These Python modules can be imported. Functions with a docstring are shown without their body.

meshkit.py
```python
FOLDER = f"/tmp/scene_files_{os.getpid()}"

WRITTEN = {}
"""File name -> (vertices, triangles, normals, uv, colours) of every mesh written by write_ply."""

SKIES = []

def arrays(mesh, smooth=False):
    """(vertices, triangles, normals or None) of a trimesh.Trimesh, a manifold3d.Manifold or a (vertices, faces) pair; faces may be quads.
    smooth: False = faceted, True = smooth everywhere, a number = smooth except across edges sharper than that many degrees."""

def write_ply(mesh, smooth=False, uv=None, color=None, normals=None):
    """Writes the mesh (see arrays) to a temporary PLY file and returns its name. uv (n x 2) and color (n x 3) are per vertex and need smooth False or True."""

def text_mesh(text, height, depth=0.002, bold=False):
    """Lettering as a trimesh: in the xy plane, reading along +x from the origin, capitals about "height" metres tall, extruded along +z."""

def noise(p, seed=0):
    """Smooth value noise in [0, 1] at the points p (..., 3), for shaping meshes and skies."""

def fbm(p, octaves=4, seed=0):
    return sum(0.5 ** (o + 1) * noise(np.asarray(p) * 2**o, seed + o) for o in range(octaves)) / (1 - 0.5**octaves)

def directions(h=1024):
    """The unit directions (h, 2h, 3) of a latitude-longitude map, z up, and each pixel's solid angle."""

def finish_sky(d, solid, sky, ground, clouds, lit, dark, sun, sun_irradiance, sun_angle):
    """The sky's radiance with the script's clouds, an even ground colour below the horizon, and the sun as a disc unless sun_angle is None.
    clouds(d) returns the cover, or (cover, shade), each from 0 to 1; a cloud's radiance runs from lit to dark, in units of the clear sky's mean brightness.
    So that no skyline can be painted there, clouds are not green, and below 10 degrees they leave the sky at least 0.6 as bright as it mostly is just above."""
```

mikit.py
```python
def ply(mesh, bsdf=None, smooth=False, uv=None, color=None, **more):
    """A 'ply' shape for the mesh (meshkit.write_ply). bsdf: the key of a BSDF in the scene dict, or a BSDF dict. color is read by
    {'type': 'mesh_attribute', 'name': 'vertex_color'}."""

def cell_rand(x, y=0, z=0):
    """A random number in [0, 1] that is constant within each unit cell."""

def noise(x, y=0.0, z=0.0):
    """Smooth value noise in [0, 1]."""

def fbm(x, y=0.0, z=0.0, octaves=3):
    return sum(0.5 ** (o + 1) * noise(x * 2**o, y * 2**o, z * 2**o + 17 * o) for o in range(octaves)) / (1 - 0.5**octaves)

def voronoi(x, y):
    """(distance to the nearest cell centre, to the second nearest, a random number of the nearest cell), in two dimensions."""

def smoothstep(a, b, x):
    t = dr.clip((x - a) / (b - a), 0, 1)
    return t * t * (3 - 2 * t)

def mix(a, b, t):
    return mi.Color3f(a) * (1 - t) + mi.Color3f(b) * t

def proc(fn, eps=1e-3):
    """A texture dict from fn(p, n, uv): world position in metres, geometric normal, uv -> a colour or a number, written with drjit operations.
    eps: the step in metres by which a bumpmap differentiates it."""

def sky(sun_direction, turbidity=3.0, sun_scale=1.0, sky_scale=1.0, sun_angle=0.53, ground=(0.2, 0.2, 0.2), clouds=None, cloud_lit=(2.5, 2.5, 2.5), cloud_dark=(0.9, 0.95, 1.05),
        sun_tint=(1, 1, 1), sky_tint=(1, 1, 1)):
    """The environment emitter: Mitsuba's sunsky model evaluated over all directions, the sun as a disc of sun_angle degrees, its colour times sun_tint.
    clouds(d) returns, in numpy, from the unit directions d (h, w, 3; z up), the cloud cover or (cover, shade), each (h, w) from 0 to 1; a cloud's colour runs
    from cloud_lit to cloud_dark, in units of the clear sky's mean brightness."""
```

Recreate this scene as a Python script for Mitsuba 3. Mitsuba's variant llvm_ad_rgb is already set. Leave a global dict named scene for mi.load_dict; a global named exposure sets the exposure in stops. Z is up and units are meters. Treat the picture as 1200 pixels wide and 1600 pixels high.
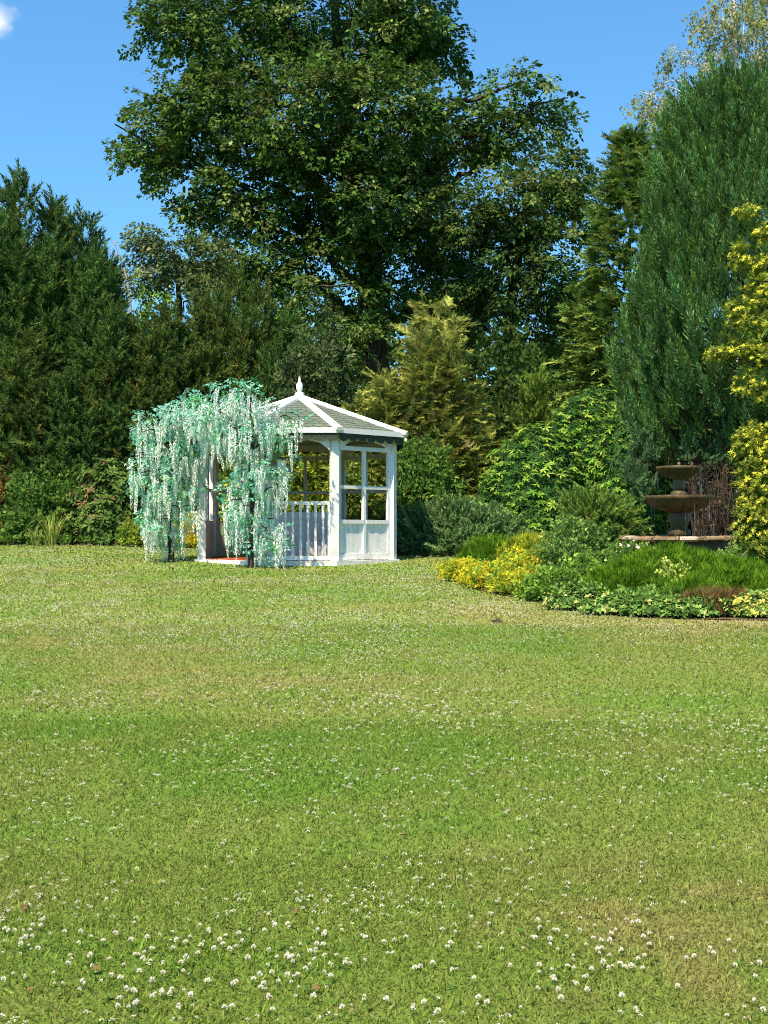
import math
import numpy as np
import trimesh
import mitsuba as mi
import drjit as dr
import mikit
import meshkit
from shapely.geometry import Polygon, Point, box as sbox
from shapely.ops import unary_union

T = mi.ScalarTransform4f
rng = np.random.default_rng(7)
scene, labels = {}, {}

# ------------------------------------------------------------------ camera, sky, exposure
F = 2000.0                 # focal length in pixels of the 1200 x 1600 picture
EYE = 0.57                 # eye height above the gazebo's lawn (the lawn falls towards the camera)
HOR = 830.0                # picture row of the horizon
scene['camera'] = {
    'type': 'perspective', 'fov': 2 * math.degrees(math.atan(600 / F)), 'fov_axis': 'x',
    'principal_point_offset_y': (800 - HOR) / 1600.0,
    'to_world': T().look_at(origin=[0, 0, EYE], target=[0, 1, EYE], up=[0, 0, 1]),
    'near_clip': 0.1, 'far_clip': 2000.0}
SUN_AZ, SUN_EL = math.radians(-27), math.radians(54)
SUN = [math.sin(SUN_AZ) * math.cos(SUN_EL), -math.cos(SUN_AZ) * math.cos(SUN_EL), math.sin(SUN_EL)]


def cloud_cover(d):
    c = np.array([-0.304, 1.0, 0.397])
    c /= np.linalg.norm(c)
    a = np.array([c[1], -c[0], 0]); a /= np.linalg.norm(a)
    b = np.cross(a, c)
    u, v, w = d @ a, d @ b, d @ c
    n = meshkit.fbm(np.stack([u * 70, v * 90, w * 0 + 3], -1), 5, 4)
    r = np.hypot(u / 0.0155, v / 0.010) + (n - 0.5) * 1.7
    return np.where(w > 0, np.clip(1.15 - r, 0, 1) * 0.8, 0)


scene['sky'] = mikit.sky(SUN, turbidity=2.6, clouds=cloud_cover, sky_tint=(0.66, 1.03, 1.20), sun_tint=(1.0, 0.975, 0.92), ground=(0.12, 0.14, 0.06))
exposure = 2.48


# ------------------------------------------------------------------ helpers
def unit(v):
    v = np.asarray(v, float)
    return v / (np.linalg.norm(v, axis=-1, keepdims=True) + 1e-12)


def ground_z(y):
    return 0.0476 * (np.clip(y, -20, 28) - 21)


def at(px, py, Y):
    return np.array([(px - 600) / F * Y, Y, EYE + (HOR - py) / F * Y])


def on_ground(px, py):
    Y = 1.57 / (0.0476 + (py - HOR) / F)
    return np.array([(px - 600) / F * Y, Y, ground_z(Y)])


def say(key, label=None, cat=None, group=None, kind=None):
    d = labels.setdefault(key, {})
    for k, v in (('label', label), ('category', cat), ('group', group), ('kind', kind)):
        if v:
            d[k] = v


def numbered(key, taken):
    if key not in taken:
        return key
    k = 1
    while f'{key}_{k:03d}' in taken:
        k += 1
    return f'{key}_{k:03d}'


NAMES = set()


def name_thing(base):
    k = numbered(base, NAMES)
    NAMES.add(k)
    return k


def put(key, mesh, bsdf, smooth=False, color=None):
    """one entry of the scene (numbered when the key is taken)"""
    key = numbered(key, scene)
    scene[key] = mikit.ply(mesh, bsdf, smooth=smooth, color=color)
    return key


def cat_mesh(ms):
    vs, fs, n = [], [], 0
    for m in ms:
        v, f = (m.vertices, m.faces) if isinstance(m, trimesh.Trimesh) else m
        f = np.asarray(f)
        if f.shape[1] == 4:
            f = np.vstack([f[:, [0, 1, 2]], f[:, [0, 2, 3]]])
        vs.append(np.asarray(v, float)); fs.append(f + n); n += len(v)
    return np.vstack(vs), np.vstack(fs)


def tube(points, radii, sides=7, cap=True):
    p = np.asarray(points, float)
    r = np.broadcast_to(np.asarray(radii, float), (len(p),))
    t = unit(np.gradient(p, axis=0))
    a = np.cross(t, np.where(np.abs(t[:, 2:]) < 0.9, [0, 0, 1.0], [1.0, 0, 0]))
    a = unit(a)
    b = np.cross(t, a)
    ang = np.arange(sides) * 2 * np.pi / sides
    v = (p[:, None] + r[:, None, None] * (np.cos(ang)[None, :, None] * a[:, None] + np.sin(ang)[None, :, None] * b[:, None])).reshape(-1, 3)
    i, j = np.meshgrid(np.arange(len(p) - 1), np.arange(sides), indexing='ij')
    q = np.stack([i * sides + j, i * sides + (j + 1) % sides, (i + 1) * sides + (j + 1) % sides, (i + 1) * sides + j], -1).reshape(-1, 4)
    f = np.vstack([q[:, [0, 1, 2]], q[:, [0, 2, 3]]])
    return v, f


def curve(p0, p1, p2, n=9):
    t = np.linspace(0, 1, n)[:, None]
    return (1 - t) ** 2 * np.asarray(p0) + 2 * t * (1 - t) * np.asarray(p1) + t ** 2 * np.asarray(p2)


def wobble(p, amp, seed):
    r = np.random.default_rng(seed)
    n = len(p)
    w = r.normal(0, amp, (n, 3)); w[0] = 0
    return p + w


def lathe(profile, n=40, flute=0, amp=0.0, mask=None):
    pr = np.asarray(profile, float)
    ang = np.arange(n) * 2 * np.pi / n
    rad = pr[:, 0][:, None] * np.ones(n)
    if flute:
        m = np.ones(len(pr)) if mask is None else np.asarray(mask, float)
        rad = rad * (1 + amp * m[:, None] * (np.abs(np.sin(ang * flute / 2)) - 0.6)[None])
    v = np.stack([rad * np.cos(ang), rad * np.sin(ang), pr[:, 1][:, None] * np.ones(n)], -1).reshape(-1, 3)
    i, j = np.meshgrid(np.arange(len(pr) - 1), np.arange(n), indexing='ij')
    q = np.stack([i * n + j, i * n + (j + 1) % n, (i + 1) * n + (j + 1) % n, (i + 1) * n + j], -1).reshape(-1, 4)
    return v, np.vstack([q[:, [0, 1, 2]], q[:, [0, 2, 3]]])


def kites(b, d, nrm, L, W, fold=0.15, widest=0.42):
    """leaf-shaped pairs of triangles: base b, direction d, normal nrm, length L, width W"""
    d = unit(d)
    s = unit(np.cross(d, nrm))
    n = np.cross(s, d)
    L = np.broadcast_to(L, (len(b),))[:, None]; W = np.broadcast_to(W, (len(b),))[:, None]
    m = b + d * L * widest
    v = np.stack([b, m + s * W / 2 + n * W * fold, b + d * L, m - s * W / 2 + n * W * fold], 1)
    k = np.arange(len(b))[:, None] * 4
    f = np.concatenate([k + [0, 1, 2], k + [0, 2, 3]])
    return v.reshape(-1, 3), f


def tris(b, d, nrm, L, W):
    d = unit(d)
    s = unit(np.cross(d, nrm)) * np.broadcast_to(W, (len(b),))[:, None] * 0.5
    v = np.stack([b - s, b + s, b + d * np.broadcast_to(L, (len(b),))[:, None]], 1)
    return v.reshape(-1, 3), np.arange(3 * len(b)).reshape(-1, 3)


# ---- templates: (vertices, faces, tint per vertex), axis +X of length 1, up +Z
def t_sprig(r, n=24, L=0.21, W=0.13, wide=0.36, droop=0.22, jit=0.45, flat=0.07):
    t = np.sqrt(r.uniform(0.03, 1, n))
    side = r.choice([-1, 1], n)
    y = side * r.uniform(0, wide, n) * np.sin(np.pi * np.clip(t * 0.75 + 0.15, 0, 1))
    b = np.stack([t - 0.12, y, r.normal(0, flat, n) - droop * (t ** 2 + y ** 2)], 1)
    d = np.stack([np.full(n, 0.7), side * r.uniform(0.2, 1.0, n), r.normal(-0.25, 0.3, n)], 1)
    nr = np.stack([r.normal(0, jit, n), r.normal(0, jit, n), np.ones(n)], 1)
    v, f = kites(b, d, nr, L * r.uniform(0.7, 1.2, n), W * r.uniform(0.7, 1.15, n))
    return v, f, np.repeat(r.normal(0, 1, n), 4)


def t_plume(r, n=28, L=0.26, W=0.075, spread=(0.75, 0.35), rad=0.05, bend=0.0):
    t = np.linspace(0, 0.92, n) + r.normal(0, 0.02, n)
    ph = np.arange(n) * 2.4 + r.normal(0, 0.3, n)
    rd = np.stack([np.zeros(n), np.cos(ph), np.sin(ph)], 1)
    a = (spread[0] + (spread[1] - spread[0]) * t) * r.uniform(0.7, 1.3, n)
    X = np.array([1.0, 0, 0])
    d = X * np.cos(a)[:, None] + rd * np.sin(a)[:, None]
    nr = rd * np.cos(a)[:, None] - X * np.sin(a)[:, None] + r.normal(0, 0.3, (n, 3))
    b = X * t[:, None] + rd * (rad * (1 - t))[:, None]
    b[:, 2] -= bend * t ** 2
    v, f = tris(b, d, nr, L * (1.1 - 0.45 * t), W * r.uniform(0.8, 1.2, n))
    return v, f, np.repeat(0.8 * r.normal(0, 1, n) + 0.9 * (t - 0.5), 3)


def t_fan(r, n=22, L=0.3, W=0.07, droop=0.2):
    t = np.linspace(0.0, 0.95, n)
    s = np.where(np.arange(n) % 2, 1, -1)
    b = np.stack([t, s * 0.01, -droop * t ** 2], 1)
    d = np.stack([np.full(n, 0.75), s * 0.65, r.normal(-0.15, 0.25, n)], 1)
    nr = np.stack([r.normal(0, 0.35, n), r.normal(0, 0.35, n), np.ones(n)], 1)
    v, f = tris(b, d, nr, L * (1.1 - 0.55 * t) * r.uniform(0.8, 1.2, n), W)
    return v, f, np.repeat(0.8 * r.normal(0, 1, n) + 0.9 * (t - 0.5), 3)


def t_rosette(r, n=8, L=0.6, W=0.22, droop=0.35, layers=1):
    vs = []
    ph = np.arange(n) * 2 * np.pi / n * 1.0 + r.normal(0, 0.2, n)
    rd = np.stack([np.zeros(n), np.cos(ph), np.sin(ph)], 1)
    X = np.array([1.0, 0, 0])
    lift = r.uniform(0.1, 0.7, n)[:, None] - droop
    d = rd + X * lift
    nr = X - rd * lift * 0.8 + r.normal(0, 0.2, (n, 3))
    v, f = kites(np.zeros((n, 3)) + X * r.uniform(0.2, 0.4, n)[:, None], d, nr, L * r.uniform(0.75, 1.15, n), W * r.uniform(0.85, 1.15, n), 0.18, 0.5)
    return v, f, np.repeat(r.normal(0, 1, n), 4)


def t_spikes(r, n=18, W=0.11, spread=0.6):
    ph = r.uniform(0, 2 * np.pi, n)
    rd = np.stack([np.zeros(n), np.cos(ph), np.sin(ph)], 1)
    X = np.array([1.0, 0, 0])
    a = spread * np.sqrt(r.uniform(0, 1, n))[:, None]
    d = X + rd * a
    b = rd * r.uniform(0, 0.3, n)[:, None]
    s = unit(np.cross(d, rd + r.normal(0, 0.4, (n, 3)))) * W * 0.5
    v = np.stack([b - s, b + s, b + unit(d) * r.uniform(0.6, 1.1, n)[:, None]], 1).reshape(-1, 3)
    return v, np.arange(3 * n).reshape(-1, 3), np.repeat(r.normal(0, 1, n), 3)


def variants(fn, k=5, seed=1, **kw):
    return [fn(np.random.default_rng(seed * 100 + i), **kw) for i in range(k)]


def scatter(tm, P, X, Z, S, C, jit=0.22, seed=0):
    """copies of templates at P with axis X, up Z, size S, colour C, as one mesh with vertex colours"""
    r = np.random.default_rng(seed + 999)
    P = np.asarray(P, float); n = len(P)
    X = unit(X)
    Z = np.broadcast_to(np.asarray(Z, float), X.shape)
    Y = np.cross(Z, X)
    bad = np.linalg.norm(Y, axis=1) < 1e-3
    Y[bad] = np.cross([0.3, 1, 0.2], X[bad])
    Y = unit(Y)
    Z = np.cross(X, Y)
    S = np.broadcast_to(S, (n,))
    C = np.broadcast_to(np.asarray(C, float), (n, 3))
    pick = r.integers(0, len(tm), n)
    vs, fs, cs, base = [], [], [], 0
    for k, (v, f, t) in enumerate(tm):
        i = np.nonzero(pick == k)[0]
        if not len(i):
            continue
        R = np.stack([X[i], Y[i], Z[i]], 2) * S[i][:, None, None]
        V = np.einsum('nij,vj->nvi', R, v) + P[i][:, None]
        vs.append(V.reshape(-1, 3))
        fs.append((f[None] + (np.arange(len(i)) * len(v))[:, None, None] + base).reshape(-1, 3))
        base += len(i) * len(v)
        tt = np.clip(1 + jit * t, 0.35, 2)
        cs.append((C[i][:, None] * tt[None, :, None]).reshape(-1, 3))
    return (np.vstack(vs), np.vstack(fs)), np.clip(np.vstack(cs), 0.002, 0.9)


def palette(r, n, cols, jit=0.18):
    """cols: [(rgb, weight)]"""
    w = np.array([c[1] for c in cols], float); w /= w.sum()
    k = r.choice(len(cols), n, p=w)
    c = np.array([c[0] for c in cols], float)[k]
    return c * 1.42 * np.exp(r.normal(0, jit, (n, 1)))


# ------------------------------------------------------------------ materials
def vcol():
    return {'type': 'mesh_attribute', 'name': 'vertex_color'}


def flat(c):
    return {'type': 'rgb', 'value': list(map(float, c))}


scene['leaf'] = {'type': 'principledthin', 'base_color': vcol(), 'roughness': 0.45, 'diff_trans': 0.75, 'eta': 1.4}
scene['glossy_leaf'] = {'type': 'principledthin', 'base_color': vcol(), 'roughness': 0.32, 'diff_trans': 0.5, 'eta': 1.5}
scene['needle'] = {'type': 'principledthin', 'base_color': vcol(), 'roughness': 0.75, 'diff_trans': 0.45, 'eta': 1.15}
scene['petal'] = {'type': 'principledthin', 'base_color': vcol(), 'roughness': 0.7, 'diff_trans': 0.45, 'eta': 1.3}
scene['blade'] = {'type': 'principledthin', 'base_color': vcol(), 'roughness': 0.55, 'diff_trans': 0.7, 'eta': 1.35}


def bark_fn(dark, light, sc=14.0):
    def fn(p, n, uv):
        k = mikit.fbm(p.x * sc, p.y * sc, p.z * sc * 0.22, 3)
        return mikit.mix(dark, light, mikit.smoothstep(0.3, 0.75, k))
    return fn


def principled(color, rough=0.6, spec=0.4):
    return {'type': 'twosided', 'bsdf': {'type': 'principled', 'base_color': color if isinstance(color, dict) else flat(color), 'roughness': rough, 'specular': spec}}


scene['blossom'] = {'type': 'principledthin', 'base_color': vcol(), 'roughness': 0.8, 'diff_trans': 0.25, 'eta': 1.3}
scene['bark'] = principled(mikit.proc(bark_fn((0.028, 0.023, 0.017), (0.085, 0.07, 0.052))), 0.9, 0.2)
scene['grey_twig'] = principled((0.32, 0.29, 0.25), 0.9, 0.2)
scene['brown_stem'] = principled(mikit.proc(bark_fn((0.036, 0.028, 0.021), (0.11, 0.088, 0.066), 20)), 0.9, 0.2)


def birch_fn(p, n, uv):
    k = mikit.fbm(p.x * 4, p.y * 4, p.z * 9, 3)
    return mikit.mix((0.62, 0.6, 0.55), (0.10, 0.09, 0.08), mikit.smoothstep(0.62, 0.72, k))


scene['birch_bark'] = principled(mikit.proc(birch_fn), 0.8, 0.3)


def paint_fn(p, n, uv):
    k = mikit.fbm(p.x * 5, p.y * 5, p.z * 2.2, 4)
    drip = mikit.noise(p.x * 22, p.y * 22, p.z * 1.3)
    low = mikit.smoothstep(0.35, 0.05, p.z) * mikit.smoothstep(0.4, 0.7, mikit.fbm(p.x * 9, p.y * 9, p.z * 9, 3))
    c = mikit.mix((0.76, 0.775, 0.78), (0.68, 0.70, 0.70), mikit.smoothstep(0.5, 0.8, k) * 0.4 + drip * 0.06)
    return mikit.mix(c, (0.36, 0.36, 0.26), low * 0.5)


scene['white_paint'] = principled(mikit.proc(paint_fn), 0.45, 0.4)


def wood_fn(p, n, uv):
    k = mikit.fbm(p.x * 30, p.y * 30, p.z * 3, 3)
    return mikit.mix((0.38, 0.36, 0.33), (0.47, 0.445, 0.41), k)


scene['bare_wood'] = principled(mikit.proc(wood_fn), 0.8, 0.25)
scene['felt'] = principled(vcol(), 0.95, 0.15)


def felt_fn(p, n, uv):
    return mikit.mix((0.035, 0.05, 0.04), (0.06, 0.075, 0.06), mikit.noise(p.x * 60, p.y * 60, p.z * 60))


scene['dark_felt'] = principled(mikit.proc(felt_fn), 0.95, 0.15)


def red_fn(p, n, uv):
    k = mikit.fbm(p.x * 6, p.y * 60, 0, 3)
    return mikit.mix((0.33, 0.07, 0.035), (0.24, 0.045, 0.025), k)


scene['red_floor'] = principled(mikit.proc(red_fn), 0.7, 0.3)
scene['cloth'] = principled((0.60, 0.585, 0.63), 0.85, 0.2)


def stone_fn(p, n, uv):
    k = mikit.fbm(p.x * 7, p.y * 7, p.z * 7, 4)
    s = mikit.fbm(p.x * 16, p.y * 16, p.z * 3.0, 3)
    m = mikit.fbm(p.x * 3 + 9, p.y * 3, p.z * 5, 3)
    c = mikit.mix((0.125, 0.075, 0.027), (0.06, 0.037, 0.015), mikit.smoothstep(0.35, 0.7, s))
    c = mikit.mix(c, (0.27, 0.22, 0.14), mikit.smoothstep(0.62, 0.8, k) * 0.6)
    c = mikit.mix(c, (0.06, 0.062, 0.018), mikit.smoothstep(0.5, 0.65, m) * 0.75)
    return c


scene['stone'] = {'type': 'twosided', 'bsdf': {'type': 'bumpmap', 'arbitrary': mikit.proc(lambda p, n, uv: mikit.fbm(p.x * 40, p.y * 40, p.z * 40, 3)), 'scale': 0.006,
                  'bsdf': {'type': 'principled', 'base_color': mikit.proc(stone_fn), 'roughness': 0.55, 'specular': 0.5}}}


def coping_fn(p, n, uv):
    k = mikit.fbm(p.x * 12, p.y * 12, p.z * 12, 4)
    c = mikit.mix((0.22, 0.16, 0.09), (0.11, 0.075, 0.04), mikit.smoothstep(0.35, 0.7, k))
    return mikit.mix(c, (0.45, 0.40, 0.34), mikit.smoothstep(0.6, 0.75, mikit.fbm(p.x * 5, p.y * 5, 3, 3)))


scene['coping'] = principled(mikit.proc(coping_fn), 0.7, 0.4)


def wall_fn(p, n, uv):
    k = mikit.fbm(p.x * 9, p.y * 9, p.z * 4, 4)
    return mikit.mix((0.055, 0.042, 0.016), (0.10, 0.068, 0.028), k)


scene['basin_stone'] = principled(mikit.proc(wall_fn), 0.7, 0.4)
scene['water'] = {'type': 'dielectric', 'int_ior': 1.33}
scene['pool'] = principled((0.03, 0.03, 0.02), 0.05, 0.5)
scene['dead_leaf'] = principled((0.16, 0.095, 0.045), 0.8, 0.2)


def soil_fn(p, n, uv):
    k = mikit.fbm(p.x * 12, p.y * 12, 0, 4)
    return mikit.mix((0.05, 0.035, 0.02), (0.12, 0.085, 0.05), k)


scene['earth'] = principled(mikit.proc(soil_fn), 0.95, 0.1)

# ------------------------------------------------------------------ lawn
GREEN, LUSH, DRY, STRAW = np.array([0.160, 0.240, 0.046]), np.array([0.115, 0.226, 0.032]), np.array([0.218, 0.236, 0.070]), np.array([0.31, 0.270, 0.112])


def lawn_color(x, y):
    p = np.stack([x, y, x * 0], -1)
    a = meshkit.fbm(p * [0.7, 0.62, 1] + 3.3, 4, 1)
    b = meshkit.fbm(p * [0.9, 1.3, 1] + 11.7, 4, 2)
    c = meshkit.fbm(p * 5.0 + 5.1, 3, 3)
    # the drier strip in front of the flower bed and under the far trees
    edge = np.exp(-((y - (13.0 + 0.42 * (4.0 - x))) / 1.1) ** 2) * (x > 0.3) * np.clip((x - 0.3) / 1.5, 0, 1)
    dry = np.clip((a - 0.5) * 1.5 + 0.20 + (c - 0.5) * 1.1 + 0.6 * edge + 0.16 * np.clip((y - 8) / 6, 0, 1), 0, 1)
    lush = np.clip((b - 0.5) * 5 + 0.25 + (c - 0.5) * 0.6, 0, 1) * (1 - dry)
    col = GREEN * (1 - dry[..., None]) + DRY * dry[..., None]
    col = col * (1 - lush[..., None]) + LUSH * lush[..., None]
    st = np.clip((a - 0.66) * 3 + (c - 0.5) * 1.1 + 0.5 * edge, 0, 1) * 0.75
    return col * (1 - st[..., None]) + STRAW * st[..., None]


xs = np.unique(np.round(np.concatenate([np.arange(-11, 11.01, 0.2), np.linspace(11, 40, 15), np.linspace(-40, -11, 15), [-500, -150, -80, 80, 150, 500]]), 4))
ys = np.unique(np.round(np.concatenate([np.arange(2, 30.01, 0.2), np.linspace(30, 70, 15), np.linspace(-20, 2, 12), [-500, -150, -60, 120, 250, 900]]), 4))
gx, gy = np.meshgrid(xs, ys)
gz = ground_z(gy) + (meshkit.fbm(np.stack([gx * 0.5, gy * 0.5, gx * 0], -1), 3, 5) - 0.5) * 0.03
nx, ny = len(xs), len(ys)
i, j = np.meshgrid(np.arange(ny - 1), np.arange(nx - 1), indexing='ij')
q = np.stack([i * nx + j, i * nx + j + 1, (i + 1) * nx + j + 1, (i + 1) * nx + j], -1).reshape(-1, 4)
scene['lawn_ground'] = principled(vcol(), 0.9, 0.1)
put('lawn', (np.stack([gx, gy, gz], -1).reshape(-1, 3), np.vstack([q[:, [0, 1, 2]], q[:, [0, 2, 3]]])), 'lawn_ground', smooth=True, color=(lawn_color(gx.ravel(), gy.ravel()) * 0.74))
say('lawn', 'wide clover-speckled mown lawn with dry straw-coloured patches', 'lawn', kind='structure')


def lawn_z(x, y):
    return ground_z(y) + (meshkit.fbm(np.stack([x * 0.5, y * 0.5, x * 0], -1), 3, 5) - 0.5) * 0.03


# flower bed outline (x, y) on the lawn, from the front edge round the back
BED = np.array([on_ground(a, b)[:2] for a, b in ((706, 882), (704, 900), (712, 914), (740, 923), (780, 931), (830, 941), (870, 949), (910, 956), (960, 963), (1030, 968), (1120, 970), (1215, 971), (1400, 973))])
BED = np.vstack([BED, [[8.0, 20.5], [5.0, 21.5], [2.2, 21.0]]])
bed_poly = Polygon(BED).buffer(-0.3).buffer(0.22)
gaz_c = np.array([(468 - 600) / F * 22.7, 22.7])
GR = 1.77
gaz_poly = Point(*gaz_c).buffer(GR + 0.12)


def inside(poly, x, y):
    import shapely
    return shapely.contains_xy(poly, x, y)


# soil sheet
bm = trimesh.creation.triangulate_polygon(bed_poly.segmentize(0.4), engine='earcut')
bv = np.c_[bm[0], np.zeros(len(bm[0]))] if np.asarray(bm[0]).shape[1] == 2 else np.asarray(bm[0])
bv[:, 2] = lawn_z(bv[:, 0], bv[:, 1]) + 0.012
put('soil', (bv, bm[1]), 'earth')
say('soil', 'dark bare soil of the flower bed beneath the plants', 'soil', kind='structure')

# grass blades
gb, gd, gl, gw, gc = [], [], [], [], []
for y0, y1, dens, L, W in ((3.3, 5.2, 15000, 0.022, 0.0040), (5.2, 8, 9500, 0.022, 0.0044), (8, 13, 3600, 0.023, 0.006), (13, 20, 1000, 0.027, 0.010), (20, 29, 380, 0.03, 0.018)):
    n = int(dens * (0.3 * (y1 ** 2 - y0 ** 2) + 1.0 * (y1 - y0)))
    y = np.sqrt(rng.uniform(y0 ** 2, y1 ** 2, n))
    x = rng.uniform(-1, 1, n) * (0.3 * y + 0.5)
    ok = ~inside(bed_poly, x, y) & ~inside(gaz_poly, x, y)
    x, y = x[ok], y[ok]; n = len(x)
    ph = rng.uniform(0, 2 * np.pi, n)
    lean = rng.uniform(0.2, 2.4, n)
    gb.append(np.stack([x, y, lawn_z(x, y) - 0.002], 1))
    gd.append(np.stack([np.cos(ph) * lean, np.sin(ph) * lean, np.ones(n)], 1))
    s = np.exp(rng.normal(0, 0.3, n))
    gl.append(L * s); gw.append(W * rng.uniform(0.7, 1.3, n))
    c = lawn_color(x, y) * np.exp(rng.normal(0.03, 0.34 if y0 < 8 else 0.24, (n, 1)))
    st = rng.uniform(0, 1, n) < 0.09
    c[st] = c[st] * 0.4 + STRAW * 0.75
    gc.append(c)
gb, gd, gl, gw, gc = map(np.concatenate, (gb, gd, gl, gw, gc))
nrm = np.stack([gd[:, 0] * -0.5, gd[:, 1] * -0.5, np.full(len(gd), 0.6)], 1) + rng.normal(0, 0.35, (len(gd), 3))
gd = unit(gd)
gs = unit(np.cross(gd, nrm)) * gw[:, None] * 0.75
gm = (np.stack([gb - gs, gb + gs, gb + gd * gl[:, None]], 1).reshape(-1, 3), np.arange(3 * len(gb)).reshape(-1, 3))
put('grass', gm, 'blade', color=np.clip(np.repeat(gc, 3, 0), 0.01, 0.75))
say('grass', 'short mown grass blades of the lawn, green mixed with straw', 'grass', kind='stuff')


# ------------------------------------------------------------------ clover
def t_clover(r, n=46, core=True):
    d = r.normal(0, 1, (n, 3)); d[:, 2] = np.abs(d[:, 2]) * 1.0 - 0.35 * (r.uniform(0, 1, n) < 0.45)
    d = unit(d)
    v, f = kites(d * 0.35, d + [0, 0, 0.35], r.normal(0, 1, (n, 3)), 0.7, 0.3, 0.25, 0.55)
    return v + [0, 0, 1.9], f, np.repeat(r.normal(0, 1, n), 4)


def clover_density(x, y):
    a = meshkit.fbm(np.stack([x * 0.9, y * 0.9, x * 0 + 2], -1), 3, 21)
    b = meshkit.fbm(np.stack([x * 3.5, y * 3.5, x * 0 + 8], -1), 3, 22)
    left = np.where(y < 6, np.clip(0.75 - 0.35 * x, 0.35, 1.5), 1.0)
    band = 0.55 + 0.9 * np.exp(-((y - 13) / 4.0) ** 2)
    return np.clip((a - 0.31) * 2.6, 0.25, 1) * np.clip((b - 0.28) * 2.2, 0.32, 1) * left * np.where(y < 6, 1.15, band)


n = 105000
cy = np.sqrt(rng.uniform(3.2 ** 2, 27 ** 2, n)); cx = rng.uniform(-1, 1, n) * (0.3 * cy + 0.35)
keep = (rng.uniform(0, 1, n) < clover_density(cx, cy) * np.where(cy < 8, 1.0, 1.0)) & ~inside(bed_poly.buffer(0.15), cx, cy) & ~inside(gaz_poly.buffer(0.1), cx, cy)
cx, cy = cx[keep], cy[keep]
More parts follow.
